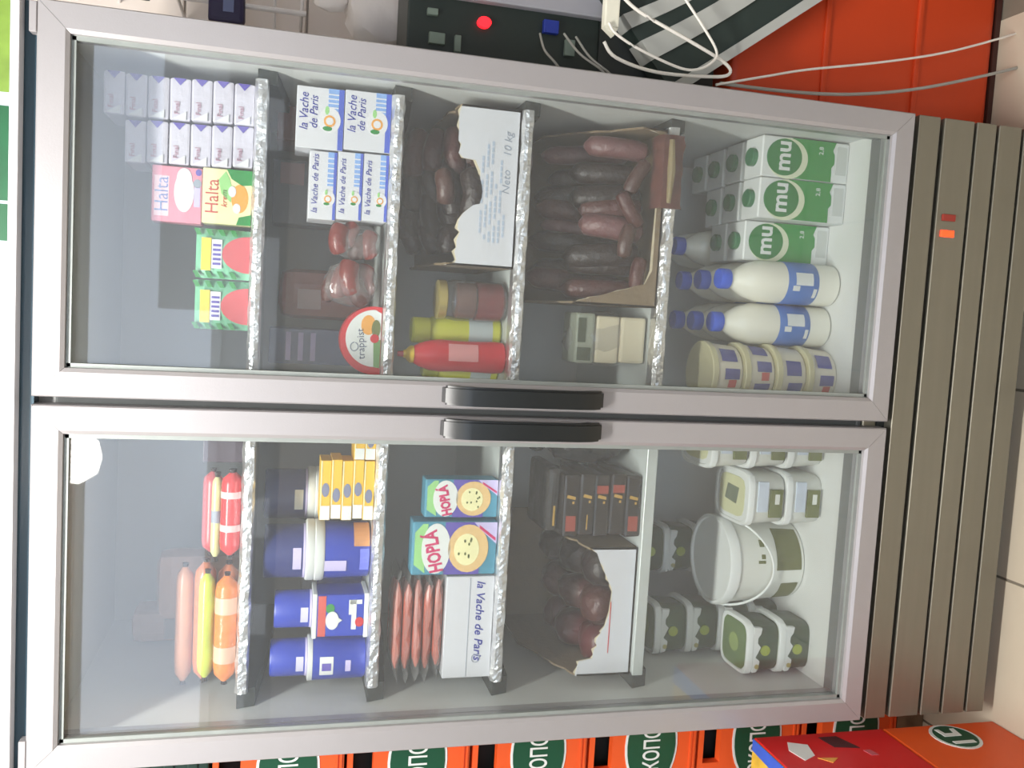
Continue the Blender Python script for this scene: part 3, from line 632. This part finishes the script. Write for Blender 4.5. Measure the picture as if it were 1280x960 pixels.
def curved(name,t,r,a0,a1,z0,z1,m,n=6):
    vs=[]
    for i in range(n+1):
        a=math.radians(a0+(a1-a0)*i/n)
        for z in(z0,z1): vs.append((r*math.cos(a),r*math.sin(a),z))
    return MB().pyd(vs,[(2*i,2*i+1,2*i+3,2*i+2) for i in range(n)]).build(name,m,t)
def ex1(t,r,hb): curved('white_label',t,r*.985,-122,-98,hb*.5,hb*.98,LAV); curved('orange_picture',t,r*.975,-70,-10,hb*.02,hb*.35,mat('pic_orange',(200,140,90),.5,0,.4,50)); curved('pale_patch',t,r*.975,-120,-75,hb*.03,hb*.22,mat('pic_blue',(110,120,220),.5))
blue_tub('blue tub with a thick white lid in the middle of the second left shelf',(.308,.2,S2),.056,.118,TB,.03,ex1)
t=thing('blue_can','blue can with a pale label on top of the middle blue tub','can',(.306,.2,S2+.1185),0,'blue cans on the second left shelf')
def can(t,r,h,m,lab):
    MB().lathe([(r*.94,0),(r,.003),(r,h-.003),(r*.95,h)],n=28).build('can_body',m,t,True); MB().lathe([(r*1.01,0),(r*1.02,.002),(r*1.01,.004)],n=28).build('rim',LAV,t,True)
    curved('pale_label',t,r*1.008,-118,-70,h*.1,h*.3,lab)
can(t,.05,.075,TBD,LAV)
blue_tub('dark blue tub with a white lid behind the yellow cartons',(.402,.272,S2),.05,.116,TBD,.026)
t=thing('blue_can','dark blue can on the tub behind the yellow cartons','can',(.4,.272,S2+.1165),0,'blue cans on the second left shelf'); can(t,.048,.08,TBD,WPLAS)
blue_tub('blue tub behind the garlic picture pack',(.238,.33,S2),.05,.12,TB,.026)
t=thing('green_bottle','small dark green bottle standing behind the middle blue tub','bottle',(.352,.352,S2))
MB().lathe([(.024,0),(.026,.004),(.026,.11),(.014,.15),(.012,.19)],n=20).build('bottle',mat('bottle_green',(50,84,70),.2,0,.2,20),t,True); MB().lathe([(.0135,.188),(.0135,.2)],n=16).build('cap',GREYP,t,True)
t=thing('spread_carton','blue pack with a white garlic picture and white end caps','carton',(.197,FY+.004,S2),.02)
BX(-.04,.04,0,.08,.004,.098,.006).build('carton',TB,t); BX(-.042,.042,-.001,.082,0,.008,.002).build('end_cap',WPLAS,t); BX(-.042,.042,-.001,.082,.094,.102,.002).build('end_cap',WPLAS,t)
patch('red_band',rectp(-.038,.038,.078,.092),mat('band_red',(200,80,70),.5),t); patch('green_leaf',ell(.014,.07,.009,.008),GREEN,t)
MB().prism(ell(-.008,.066,.017,.012),-.0025,.0004).build('garlic_picture',WPLAS,t); MB().prism([(-.018,.062),(-.008,.048),(.002,.062)],-.0022,.0004).build('garlic_tip',WPLAS,t)
patch('white_letter',rectp(.002,.03,.03,.036),WPLAS,t); patch('white_letter',rectp(-.026,.03,.022,.031),WPLAS,t); patch('white_letter',rectp(.022,.03,.012,.034),WPLAS,t)
patch('red_seal',ell(-.012,.016,.009,.008),RED,t,-.0006)
t=thing('blue_tub','low round blue tub with a purple diamond label near the left wall','tub',(.103,.185,S2),0,'blue tubs on the second left shelf')
MB().lathe([(.038,0),(.041,.004),(.042,.1)],n=28).build('pot',TB,t,True); curved('white_square',t,.0425,-120,-70,.06,.085,WPLAS)
curved('purple_diamond',t,.0432,-106,-86,.064,.081,PURP); curved('pale_label',t,.0425,-110,-80,.028,.038,LAV)
MB().lathe([(.0425,.098),(.043,.1),(.043,.106),(.04,.107)],n=28).build('lid',WPLAS,t,True)
for x,b,lab in((.197,.1025,'blue can standing on the garlic picture pack'),(.103,.1075,'blue can standing on the tub with the purple diamond')):
    t=thing('blue_can',lab,'can',(x,.19,S2+b),0,'blue cans on the second left shelf'); can(t,.035,.068,TB,mat('can_lab',(200,196,220),.5))
# ------------------------------------------------------------------ third shelf, left
def hopla(label,loc,w,h,rz):
    t=thing('dessert_pouch',label,'food pack',loc,rz,'HOPLA packs'); d=.05
    BX(-w/2,w/2,0,d,0,h,.004,2).build('pack',TEAL,t)
    patch('pale_swirl',[(-w*.46,h*.84),(-w*.3,h*.97),(w*.3,h*.97),(w*.46,h*.88),(w*.46,h*.82),(-w*.1,h*.86)],LGREEN,t)
    patch('purple_ground',rectp(-w*.49,w*.49,h*.2,h*.62),PURP,t)
    patch('white_oval',ell(0,h*.72,w*.47,h*.17),WPLAS,t,-.0006)
    text('HOPLÁ',-w*.42,h*.63,w*.34,MAG,t,-.0012,ang=.2,sx=.72,bold=.0012)
    patch('printed_dessert',ell(0,h*.34,w*.45,h*.24),BREAD,t,-.0006)
    patch('printed_dessert_edge',ell(-w*.02,h*.36,w*.30,h*.15),CREAM,t,-.0012)
    r=random.Random(int(w*1e4))
    for k in range(9): patch('printed_crumb',ell(r.uniform(-.25,.25)*w,h*.36+r.uniform(-.11,.11)*h,w*.03,h*.012,8),OLIVE,t,-.0018)
    patch('pale_corner',[(w*.08,0.001),(w*.49,0.001),(w*.49,h*.28),(w*.35,h*.2)],LAV,t,-.0009); patch('red_swirl',[(w*.14,h*.02),(w*.2,h*.02),(w*.44,h*.22),(w*.38,h*.22)],MAG,t,-.0013)
    return t
hopla('HOPLA dessert pack standing on the right of its larger neighbour',(.417,FY+.016,S3),.074,.142,.02)
hopla('larger HOPLA dessert pack beside the white cheese carton',(.323,FY+.004,S3),.104,.164,-.02)
t=thing('cheese_carton','white la Vache de Paris carton standing upside down on the third left shelf','carton',(.168,FY+.002,S3))
BX(-.1,.1,0,.13,0,.094,.0012,1).build('carton',CARDW,t); patch('seam',rectp(-.098,.098,.0475,.0482),GREYP,t)
text('la Vache de Paris',.092,.034,.023,mat('vache_text',(44,52,150),.5),t,0,ang=math.pi,shear=.25,bold=.0002)
MB().tube([(-.062+.008*math.cos(a*.5236),-.0006,.03+.008*math.sin(a*.5236)) for a in range(13)],.0008,5).build('ring_stamp',GREYP,t)
for k in range(5):
    t=thing('sausage_pack','vacuum pack of pink sausages, %s of the stack on the white carton'%('bottom','second','third','fourth','topmost')[k],'sausages',(.172+(.004,-.006,.003,-.004,.0)[k],FY+.004,S3+.0955+k*.0196),(.02,-.05,.06,-.03,.02)[k],'vacuum packed sausages')
    for j in range(4):
        sausage((-.085+.004*j,.016+j*.024,.0095),(.082-.003*j,.016+j*.024,.0095),.0085,(0,0,0),9,10).build('sausage',mat('pink_sausage',(206,104,84),.25,0,.2,50),t,True)
    m=MB(); vs=[];fs=[];n=12
    for s in(0,1):
        for i in range(n+1):
            for j in range(7):
                u,v=i/n,j/6; p=min(1,6*min(u,1-u))*min(1,4*min(v,1-v)); vs.append((-.106+.212*u,-.008+.118*v,.0095+(.0092*p+.0004)*(1 if s else -1)+(0 if p else .004*math.sin(i*2.1+k))))
    q=(n+1)*7
    for s in(0,1):
        for i in range(n):
            for j in range(6): a=s*q+i*7+j; fs.append((a,a+1,a+8,a+7))
    m.pyd(vs,fs).build('vacuum_film',FILM,t,True)
# ------------------------------------------------------------------ fourth shelf, left
TRAY=mat('tray_black',(40,34,32),.25,0,.25,25,.15,40); GOLD=mat('print_gold',(200,160,80),.35,.3)
for k in range(5):
    t=thing('meat_tray','dark wrapped meat tray with gold print, %s of the stack of five'%('bottom','second','third','fourth','topmost')[k],'meat pack',(.405+.003*(k%2),FY+.004+.003*(k%3),S4+k*.0325),(.02,-.02,.03,-.03,.04)[k],'dark meat trays')
    m=BX(-.062,.062,0,.15,0,.032,.005,2).jiggle(.0015,30,k); m.build('tray',TRAY,t)
    patch('gold_print',[(.012,.008),(.018,.008),(.022,.024),(.016,.026),(.014,.018)],GOLD,t,-.0014); patch('gold_print',rectp(.004,.009,.01,.014),GOLD,t,-.0014)
    patch('red_band',rectp(.024,.04,.004,.028) if k in(1,2) else rectp(-.05,-.02,.006,.026),mat('tray_red',(150,66,52),.4),t,-.0012) if k!=3 else patch('gold_print',rectp(-.05,-.02,.014,.016),GOLD,t,-.0014)
t=thing('wrapped_meat','dark wrapped joint lying on the stack of meat trays','meat pack',(.41,.17,S4+.1635)); BX(-.066,.066,0,.14,0,.026,.01,2).jiggle(.006,22,4).build('wrapper',mat('wrap_dark',(54,52,50),.3,0,.3,20,.4,30),t); patch('gold_print',rectp(-.05,-.01,.008,.012),GOLD,t,-.004)
t=thing('black_bag','crumpled black plastic bag between the meat trays and the middle frame','bag',(.512,.17,S4))
film_bag('bag',t,-.04,.05,0,.15,0,.19,6,mat('bag_black',(30,32,34),.25,0,.3,20,.5,40)); film_bag('bag_knot',t,-.015,.02,.05,.09,.175,.215,7,MATS['bag_black'])
w=.262
fp_=jag(-w/2,.118,-w/2+.03,.112,3,.003,31)+jag(-w/2+.035,.085,-.03,.062,8,.004,32)+[(0,.05),(.04,.048)]+jag(.05,.05,w/2-.03,.075,6,.003,33)+[(w/2-.012,.085),(w/2,.1)]
bxC=torn_box('meat_carton','white torn carton with red meat inside near the left wall, fourth left shelf',(.19,FY+.004,S4),w,.36,.16,fp_,CARDW,None,hl=.185,hr=.135,hb=.2)
rnd=random.Random(5)
for k in range(9):
    x=-.085+(k%3)*.08; y=.06+(k//3)*.09; o=film_bag('meat_piece',bxC,x-.045,x+.045,y-.045,y+.06,.004,.075+.02*(k//3)+rnd.uniform(0,.025),k+2,(mat('meat_crimson',(84,26,30),.4,0,.4,20,.15,30),MEAT,MEATD)[k%3])
patch('red_line',rectp(-.085,.02,.049,.0505),RED,bxC,0)
# ------------------------------------------------------------------ cabinet floor, left: white tubs, bucket, green tubs
def sq_tub(w,d,h,body,lidm,grp,top=None,name='square_tub'):
    t=thing(name,'x','tub',(0,0,0),0,grp); s=d/w
    MB().lathe([(w*.42,0),(w*.44,.004),(w*.475,h-.014)],0,d/2,32,1,s,5).build('pot',body,t,True)
    MB().lathe([(w*.485,h-.016),(w*.5,h-.014),(w*.5,h-.003),(w*.485,h),(w*.44,h),(w*.43,h-.002)],0,d/2,32,1,s,5).build('lid',lidm,t,True)
    if top: top(t,w,d,h)
    return t
WT=mat('white_tub',(226,228,220),.4,0,.03,8); LIDC=mat('lid_cream',(224,224,196),.4,0,.06,8)
def top1(t,w,d,h):
    MB().lathe([(w*.36,h-.0018),(w*.36,h-.001)],0,d/2,24,1,d/w,5).build('lid_window',mat('lid_pale',(206,206,164),.4),t)
    MB().slab([(-w*.14,d*.35),(w*.16,d*.3),(w*.18,d*.62),(-w*.1,d*.68)],h-.0008,h+.0002).build('lid_picture',mat('pic_grey',(110,120,100),.5,0,.4,40),t)
    for x0,x1,z0,z1,m in((-w*.3,w*.2,.008,h*.42,OLIVE),(-w*.2,w*.34,h*.48,h*.74,mat('tub_pblue',(204,214,228),.5))): patch('front_print',rectp(x0,x1,z0,z1),m,t,.0065,.005)
    patch('white_mark',rectp(-w*.06,w*.12,.016,.026),WT,t,.0013); 
st=sq_tub(.118,.15,.088,WT,WPLAS,'white cheese tubs with pale lids',top1,'cheese_tub'); first=True
for cx,n,lab,y in((.416,2,'near the bucket',FY+.006),(.537,3,'half behind the middle frame',FY+.012)):
    for k in range(n):
        lb='white cheese tub with a pale lid, %s of the stack %s'%((('bottom','middle','top') if n==3 else('bottom','top'))[k],lab); loc=(cx,y,S0+k*.0885)
        if first: st.location=loc; st['label']=lb; first=False
        else: copy_tree(st,None,loc,.02*(k-1),lb)
t=thing('white_bucket','large round white bucket with a wire handle and olive green print','bucket',(.258,.275,S0))
MB().lathe([(.082,0),(.086,.004),(.096,.165)],n=44).build('pail',WT,t,True)
MB().lathe([(.0975,.16),(.1,.163),(.1,.182),(.0975,.186),(.092,.186),(.09,.181)],n=44).build('lid',WPLAS,t,True)
MB().tube([(.1*math.cos(math.radians(a)),.1*math.sin(math.radians(a))-.004,.162-.075*math.sin(math.radians(-a))**1.3) for a in range(-178,0,8)],.0028,8).build('handle',WPLAS,t,True)
def cband(a0,a1,z0,z1,m,nm='green_print'):
    vs=[];n=10
    for i in range(n+1):
        a=math.radians(a0+(a1-a0)*i/n)
        for z in(z0,z1): r=.086+.010*z/.165+.0008; vs.append((r*math.cos(a),r*math.sin(a),z))
    MB().pyd(vs,[(2*i,2*i+1,2*i+3,2*i+2) for i in range(n)]).build(nm,m,t)
cband(-92,-30,.01,.072,mat('bucket_olive',(96,102,52),.5,0,.15,20)); cband(-150,-112,.012,.055,MATS['bucket_olive']); cband(-82,-78,.1,.118,OLIVE,'hill_print'); cband(-76,-70,.1,.11,OLIVE,'hill_print'); cband(-60,-50,.1,.112,OLIVE,'hill_print')
def topg(t,w,d,h):
    MB().lathe([(w*.42,h-.0018),(w*.42,h-.0005)],0,d/2,28,1,d/w,5).build('lid_window',mat('lid_green',(92,116,66),.35,0,.35,30),t)
    MB().lathe([(w*.17,h-.0006),(w*.17,h+.0004)],0,d/2,20).build('lid_disc',mat('lid_lime',(140,160,90),.4),t)
    jp=jag(-w*.40,h-.024,w*.40,h-.028,9,.006,9); MB().prism([(-w*.41,h-.015)]+jp+[(w*.41,h-.015)],.0005,.010).build('white_splash',WPLAS,t)
    MB().prism(ell(-w*.02,h*.42,.011,.011),.0015,.008).build('lime_disc',LIME,t); MB().prism(ell(-w*.3,h*.68,.005,.005),-.0005,.004).build('tan_seal',mat('tan_seal',(170,160,100),.5),t)
gt=sq_tub(.118,.118,.076,DGREEN,WPLAS,'dark green pickle tubs',topg,'pickle_tub'); first=True
for cx,y,zs,lab in((.096,FY+.005,(0,1),'at the front left corner'),(.096,.272,(0,1,2,3),'at the left wall'),(.235,.42,(0,1,2,3),'behind the white bucket')):
    for k in zs:
        lb='dark green white-lidded tub, %s of the stack %s'%((('bottom','second','third','top') if len(zs)==4 else('bottom','top'))[k],lab); loc=(cx,y,S0+k*.0765)
        if first: gt.location=loc; gt['label']=lb; first=False
        else: copy_tree(gt,None,loc,.02*k,lb)
# ------------------------------------------------------------------ left of the refrigerator: beer crates and boxes
CRO=mat('crate_orange',(226,88,36),.45,0,.08,8); CRG=mat('crate_green',(20,74,50),.4); HOLE=mat('slot_shade',(20,24,20),.7)
def crate(body=CRO,name='beer_crate'):
    h=.249; t=thing(name,'x','beer crate',(0,0,0),0,'stacked beer crates'); w=.225
    m=MB()
    m.box(-w/2,w/2,0,.02,0,h*.78); m.box(-w/2,w/2,0,.02,h*.94,h-.004); m.box(-w/2,-w*.22,0,.02,h*.78,h*.94); m.box(w*.22,w/2,0,.02,h*.78,h*.94)
    m.box(-w/2,-w/2+.012,.02,.34,0,h-.004); m.box(w/2-.012,w/2,.02,.34,0,h-.004); m.box(-w/2,w/2,.32,.34,0,h-.004); m.box(-w/2,w/2,.02,.34,0,.01)
    m.build('shell',body,t); BX(-w*.4,w*.4,.05,.06,h*.7,h*.97).build('inside_shade',HOLE,t)  # dark sheet stands in for the shade behind the hand slot
    for z in(.004,.012): BX(-w/2-.001,w/2+.001,-.003,.0,z,z+.004).build('rim_line',body,t)
    for k in range(4): MB().lathe([(.028,.012),(.03,.015),(.03,.15),(.012,.2),(.012,.225)],-.08+k*.053,.12,14).build('bottle',mat('beer_bottle',(46,36,20),.15),t,True)
    MB().prism(ell(0,.106,.098,.060,32),-.0015,.0005).build('oval_border',WPLAS,t); MB().prism(ell(0,.106,.093,.055,32),-.003,-.0005).build('oval_badge',CRG,t)
    text('СКОПСКО',-.08,.088,.05,WPLAS,t,-.003,sx=.66,bold=.0006); return t
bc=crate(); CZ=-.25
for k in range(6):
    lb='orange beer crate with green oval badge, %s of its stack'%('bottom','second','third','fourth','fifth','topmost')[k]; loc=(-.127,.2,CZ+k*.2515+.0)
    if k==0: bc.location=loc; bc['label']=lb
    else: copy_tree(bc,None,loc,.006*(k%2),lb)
t=thing('pallet','low wooden pallet under the stack of beer crates','pallet',(-.127,.2,FZ))
for k in range(3): BX(-.11+k*.08,-.05+k*.08,0,.33,.065,.088).build('plank',CARD,t); BX(-.11+k*.08,-.05+k*.08,.02,.31,0,.065).build('block',CARD,t)
t=thing('dark_crate','dark green crate on top of the orange beer crates','crate',(-.127,.2,CZ+6*.2515)); DC=mat('crate_dark',(22,50,42),.5)
BX(-.112,.112,0,.34,0,.19,.004).build('shell',DC,t)
for k in range(4): BX(-.1,.1,-.004,0,.02+k*.042,.038+k*.042,.002).build('rib',DC,t)
t=thing('red_box','red carton with gold and blue printed top beside the refrigerator','carton',(-.16,-.35,-.066)); RB=mat('box_red',(206,26,30),.4,0,.06,8)
BX(-.13,.13,0,.37,0,.292,.003,1).build('carton',RB,t)
MB().slab([(-.128,.002),(.128,.002),(.128,.368),(-.128,.368)],.2915,.293).build('printed_top',mat('box_gold',(214,170,60),.35,0,.6,30),t)
MB().slab([(.085,.002),(.128,.002),(.128,.368),(.105,.368)],.2925,.294).build('blue_edge',mat('box_blue',(50,90,190),.4,0,.3,20),t)
for k in range(4): MB().slab(ell(.05-.03*(k%2),.1+.07*k,.03,.022),.293,.2945).build('blue_swirl',mat('box_swirl',(90,130,200),.4,0,.4,30),t)
def sidep(name,pts,m,x=.13): 
    n=len(pts); vs=[(x,y,z) for y,z in pts]+[(x+.0012,y,z) for y,z in pts]; return MB().pyd(vs,[tuple(range(n)),tuple(range(2*n-1,n-1,-1))]+[(i,(i+1)%n,(i+1)%n+n,i+n) for i in range(n)]).build(name,m,t)
sidep('white_emblem',[(.27,.24),(.31,.25),(.34,.235),(.325,.2),(.285,.21)],WPLAS); sidep('white_emblem',[(.255,.19),(.275,.21),(.27,.17)],ORANGE); sidep('dark_badge',[(.30,.10),(.35,.12),(.35,.16),(.31,.15)],mat('badge_dk',(70,30,34),.5)); sidep('small_mark',[(.27,.08),(.29,.085),(.29,.1),(.27,.095)],mat('markp',(190,90,100),.5))
t=thing('orange_carton','orange carton with a green badge on the floor under the red one','carton',(-.16,-.35,FZ)); BX(-.13,.13,0,.37,0,.272,.003,1).build('carton',mat('box_orange',(226,84,22),.45,0,.06,8),t)
cy=.315; rr=lambda sy,sz:[(cy+.05*sy*math.cos(a*.2618),.14+.05*sz*math.sin(a*.2618)) for a in range(24)]
sidep('badge_border',rr(1,1),WPLAS); o=sidep('green_badge',rr(.88,.86),CRG,.1308); sidep('badge_letter',[(cy-.03,.115),(cy-.03,.165),(cy-.02,.165),(cy-.02,.115)],WPLAS,.1316); sidep('badge_letter',[(cy+.0,.125),(cy+.03,.120),(cy+.03,.130),(cy+.012,.135),(cy+.012,.155),(cy+.03,.157),(cy+.03,.167),(cy,.165)],WPLAS,.1316)
# ------------------------------------------------------------------ right of the refrigerator
OB=mat('bin_orange',(198,62,16),.5,0,.06,5)
t=thing('orange_bin','large plain orange box on the floor right of the refrigerator','box',(1.47,.19,FZ))
m=MB(); m.box(-.245,.245,0,.4,.012,.64,.02,3); m.build('body',OB,t,True)
for z in(.2,.42): BX(-.235,.235,-.006,.002,z,z+.014,.004).build('rib',OB,t)
BX(-.242,.242,.002,.398,0,.012).build('dark_base',mat('bin_base',(60,26,16),.7),t)
SG=mat('stripe_grey',(176,178,172),.55,0,.06,20); SD=mat('stripe_dark',(40,52,48),.55,0,.1,20)
def A(x,y,Y):      # the point of depth plane Y that shows at photo position x,y
    R_=Matrix(Rc); d=R_@Vector(((x-640)/1112.37,-(y-480)/1112.37,-1)); C=Vector((.7753,-1.4949,1.1518)); return C+d*((Y-C.y)/d.y)
t=thing('striped_panel','dark and grey striped curved panel leaning on the orange box','panel',(1.3,.11,.3))
for k,(o0,o1,mm,yy) in enumerate(((0,14,SG,0),(14,52,SD,.008),(52,80,SG,.0),(80,100,SD,.008),(100,120,SG,.003),(120,185,SD,.012))):
    def ln(off):
        q=[]
        for i in range(11):
            u=i/10; x=845+230*u-.545*off; y=118-148*u-.84*off+16*math.sin(math.pi*u)*(off/100)
            p=A(x,y,.11); q.append((p.x-1.3,p.z-.3))
        return q
    MB().prism(ln(o0)+ln(o1)[::-1],yy,.06).build('stripe_band',mm,t)
t=thing('electronics_unit','black electronics unit with a grey cover and a glowing red light, right of the refrigerator','electronics',(1.31,.15,.585))
BX(-.095,.12,.03,.2,0,.37,.004).build('case',mat('case_black',(30,40,36),.45,0,.15,20),t)
BX(.035,.14,.012,.2,-.005,.36,.004).build('cover',mat('cover_grey',(152,152,158),.4,0,.05,8),t)
MB().prism(ell(.0,.228,.010,.013),.02,.031).build('red_light',mat('red_light',(255,30,40),.4,0,.0,emit=2.2),t)
BX(-.004,.02,.016,.03,.085,.115,.002).build('blue_plug',mat('plug_blue',(30,50,140),.4),t)
for x,z,a,b in((-.05,.3,.02,.03),(-.06,.27,.03,.012),(.0,.315,.012,.02),(-.04,.05,.03,.02)): BX(x,x+a,.02,.03,z,z+b,.001,1).build('port',mat('port_grey',(110,124,114),.5),t)
BX(-.06,.1,.03,.2,-.2451,-.0001).build('stand',mat('stand_dark',(44,48,46),.6),t)
WC=mat('cable_white',(226,222,212),.45); GC=mat('cable_grey',(160,158,150),.5)
def cable(label,pts,r,m=WC,name='cable'):
    cu=[]; P=[Vector(p) for p in pts]
    for i in range(len(P)-1):
        p0,p1,p2,p3=P[max(i-1,0)],P[i],P[i+1],P[min(i+2,len(P)-1)]
        for k in range(6):
            s=k/6; cu.append(.5*((2*p1)+(p2-p0)*s+(2*p0-5*p1+4*p2-p3)*s*s+(3*p1-p0-3*p2+p3)*s**3))
    cu.append(P[-1]); o=MB().tube(cu,r,8).build(name,m,None,True); return tag(o,label,'cable',grp_c)
grp_c='cables right of the refrigerator'
cable('white cable with a wide loop hanging down beside the black electronics unit',[A(775,-8,.085),A(800,15,.085),A(860,50,.085),A(905,78,.085),A(912,92,.085),A(890,96,.085),A(820,90,.085),A(770,72,.085),A(755,52,.085)],.0032)
cable('white cable coming from the pale plug',[A(761,28,.075),A(770,42,.075),A(800,62,.075),A(850,85,.075),A(875,86,.075),A(893,75,.075),A(895,62,.075),A(880,35,.075),A(852,-8,.075)],.0025)
cable('thin white cable crossing high in front of the orange box',[A(895,106,.09),A(960,95,.1),A(1010,87,.11),A(1100,78,.12),A(1180,66,.13),A(1250,48,.14),A(1290,35,.16)],.0024)
cable('thicker pale cable sagging low in front of the orange box',[A(900,104,.1),A(980,114,.1),A(1060,118,.1),A(1140,112,.11),A(1220,97,.12),A(1290,80,.14)],.0034,GC)
for k,(x0,y0,x1,y1) in enumerate(((675,42,692,76),(705,42,750,86),(720,46,760,90))):
    cable('thin grey lead hanging from the electronics unit, %s of three'%('nearest the red light','middle','farthest from the red light')[k],[A(x0,y0,.155),A((x0+x1)/2-3,(y0+y1)/2+3,.13),A(x1,y1,.12),A(x1+8,y1+10,.12)],.0022,GC)
t=thing('power_plug','pale plug-in adapter hanging above the white cable','plug',tuple(A(766,12,.08)))
BX(-.03,.03,0,.02,-.014,.014,.003).build('plug_body',mat('plug_cream',(224,222,204),.45),t); MB().prism([(-.03,-.014),(-.03,.014),(-.045,-.006)],.002,.018).build('plug_tip',MATS['plug_cream'],t)
# wall rack, purse and bag
t=thing('wire_rack','white wire rack fixed to the tiled wall right of the refrigerator','rack',(1.5,.62,1.2))
WR=mat('wire_white',(230,226,224),.4)
MB().tube([(-.09,-.02,-.07),(-.09,-.02,.24)],.006).build('front_rod',WR,t)
for z in(-.06,.2): MB().tube([(-.09,-.02,z),(.14,-.02,z)],.004).build('cross_rod',WR,t); MB().tube([(-.09,-.02,z),(-.09,.152,z)],.004).build('wall_rod',WR,t)
for z in(.0,.07,.14): MB().tube([(-.09,.12,z),(.14,-.02,z)],.0035).build('slant_rod',WR,t)
t=thing('navy_pouch','navy blue pouch with a pale print hanging on the wire rack','pouch',(1.395,.575,1.29))
BX(-.03,.06,0,.03,-.03,.045,.008).jiggle(.004,20,2).build('pouch',mat('pouch_navy',(44,38,74),.5,0,.15,20),t); patch('pale_print',rectp(-.01,.02,-.008,.014),mat('pouch_pr',(110,120,160),.5),t,-.001)
t=thing('white_bag','white plastic bag hanging by the tiled wall above the electronics unit','bag',(1.42,.45,.9))
film_bag('bag',t,-.1,.08,0,.12,0,.16,12,mat('bag_white',(226,220,216),.5,0,.06,12,.3,20)); film_bag('bag_handle',t,-.03,.03,.04,.07,.14,.22,13,MATS['bag_white'])
t=thing('green_pouch','small dark green pouch above the tall refrigerator frame corner','pouch',(1.418,.6,1.485)); BX(-.02,.05,0,.03,-.03,.03,.008).jiggle(.003,20,5).build('pouch',mat('pouch_green',(20,70,62),.5),t); MB().tube([(.015,.015,.028),(.015,.178,.06)],.003).build('hook',WR,t)

# printed matter belongs to the face that carries it: thing > part > sub-part
PRINT=('print','label','letter','emblem','band','stripe','disc','oval','picture','leaf','seal','mark','swirl','fold_','panel','diamond','square','badge','border','cloud','_dot','slice','stamp','seam','patch','splash','check_line','white_edge','garlic','red_line','pale_ring','grey_foot','crumb','dessert','corner','ground','sandwich','tomato','salad')
for o in list(bpy.data.objects):
    if o.type!='EMPTY' or o.parent or not o.get('category') or o is FR: continue
    ch=list(o.children)
    bodies=[c for c in ch if not any(k in c.name for k in PRINT) and c.type=='MESH']
    if not bodies: continue
    body=next((c for c in bodies if c.name.startswith(('torn_front','shell','carton','casing','pot','pail'))),bodies[0]); lid=next((c for c in bodies if c.name.startswith('lid') and not c.name.startswith('lid_')),None)
    for c in ch:
        if c.name.startswith('lid_') and lid: c.parent=lid
        elif c is not body and any(k in c.name for k in PRINT) and not c.name.startswith('stripe_band'): c.parent=body
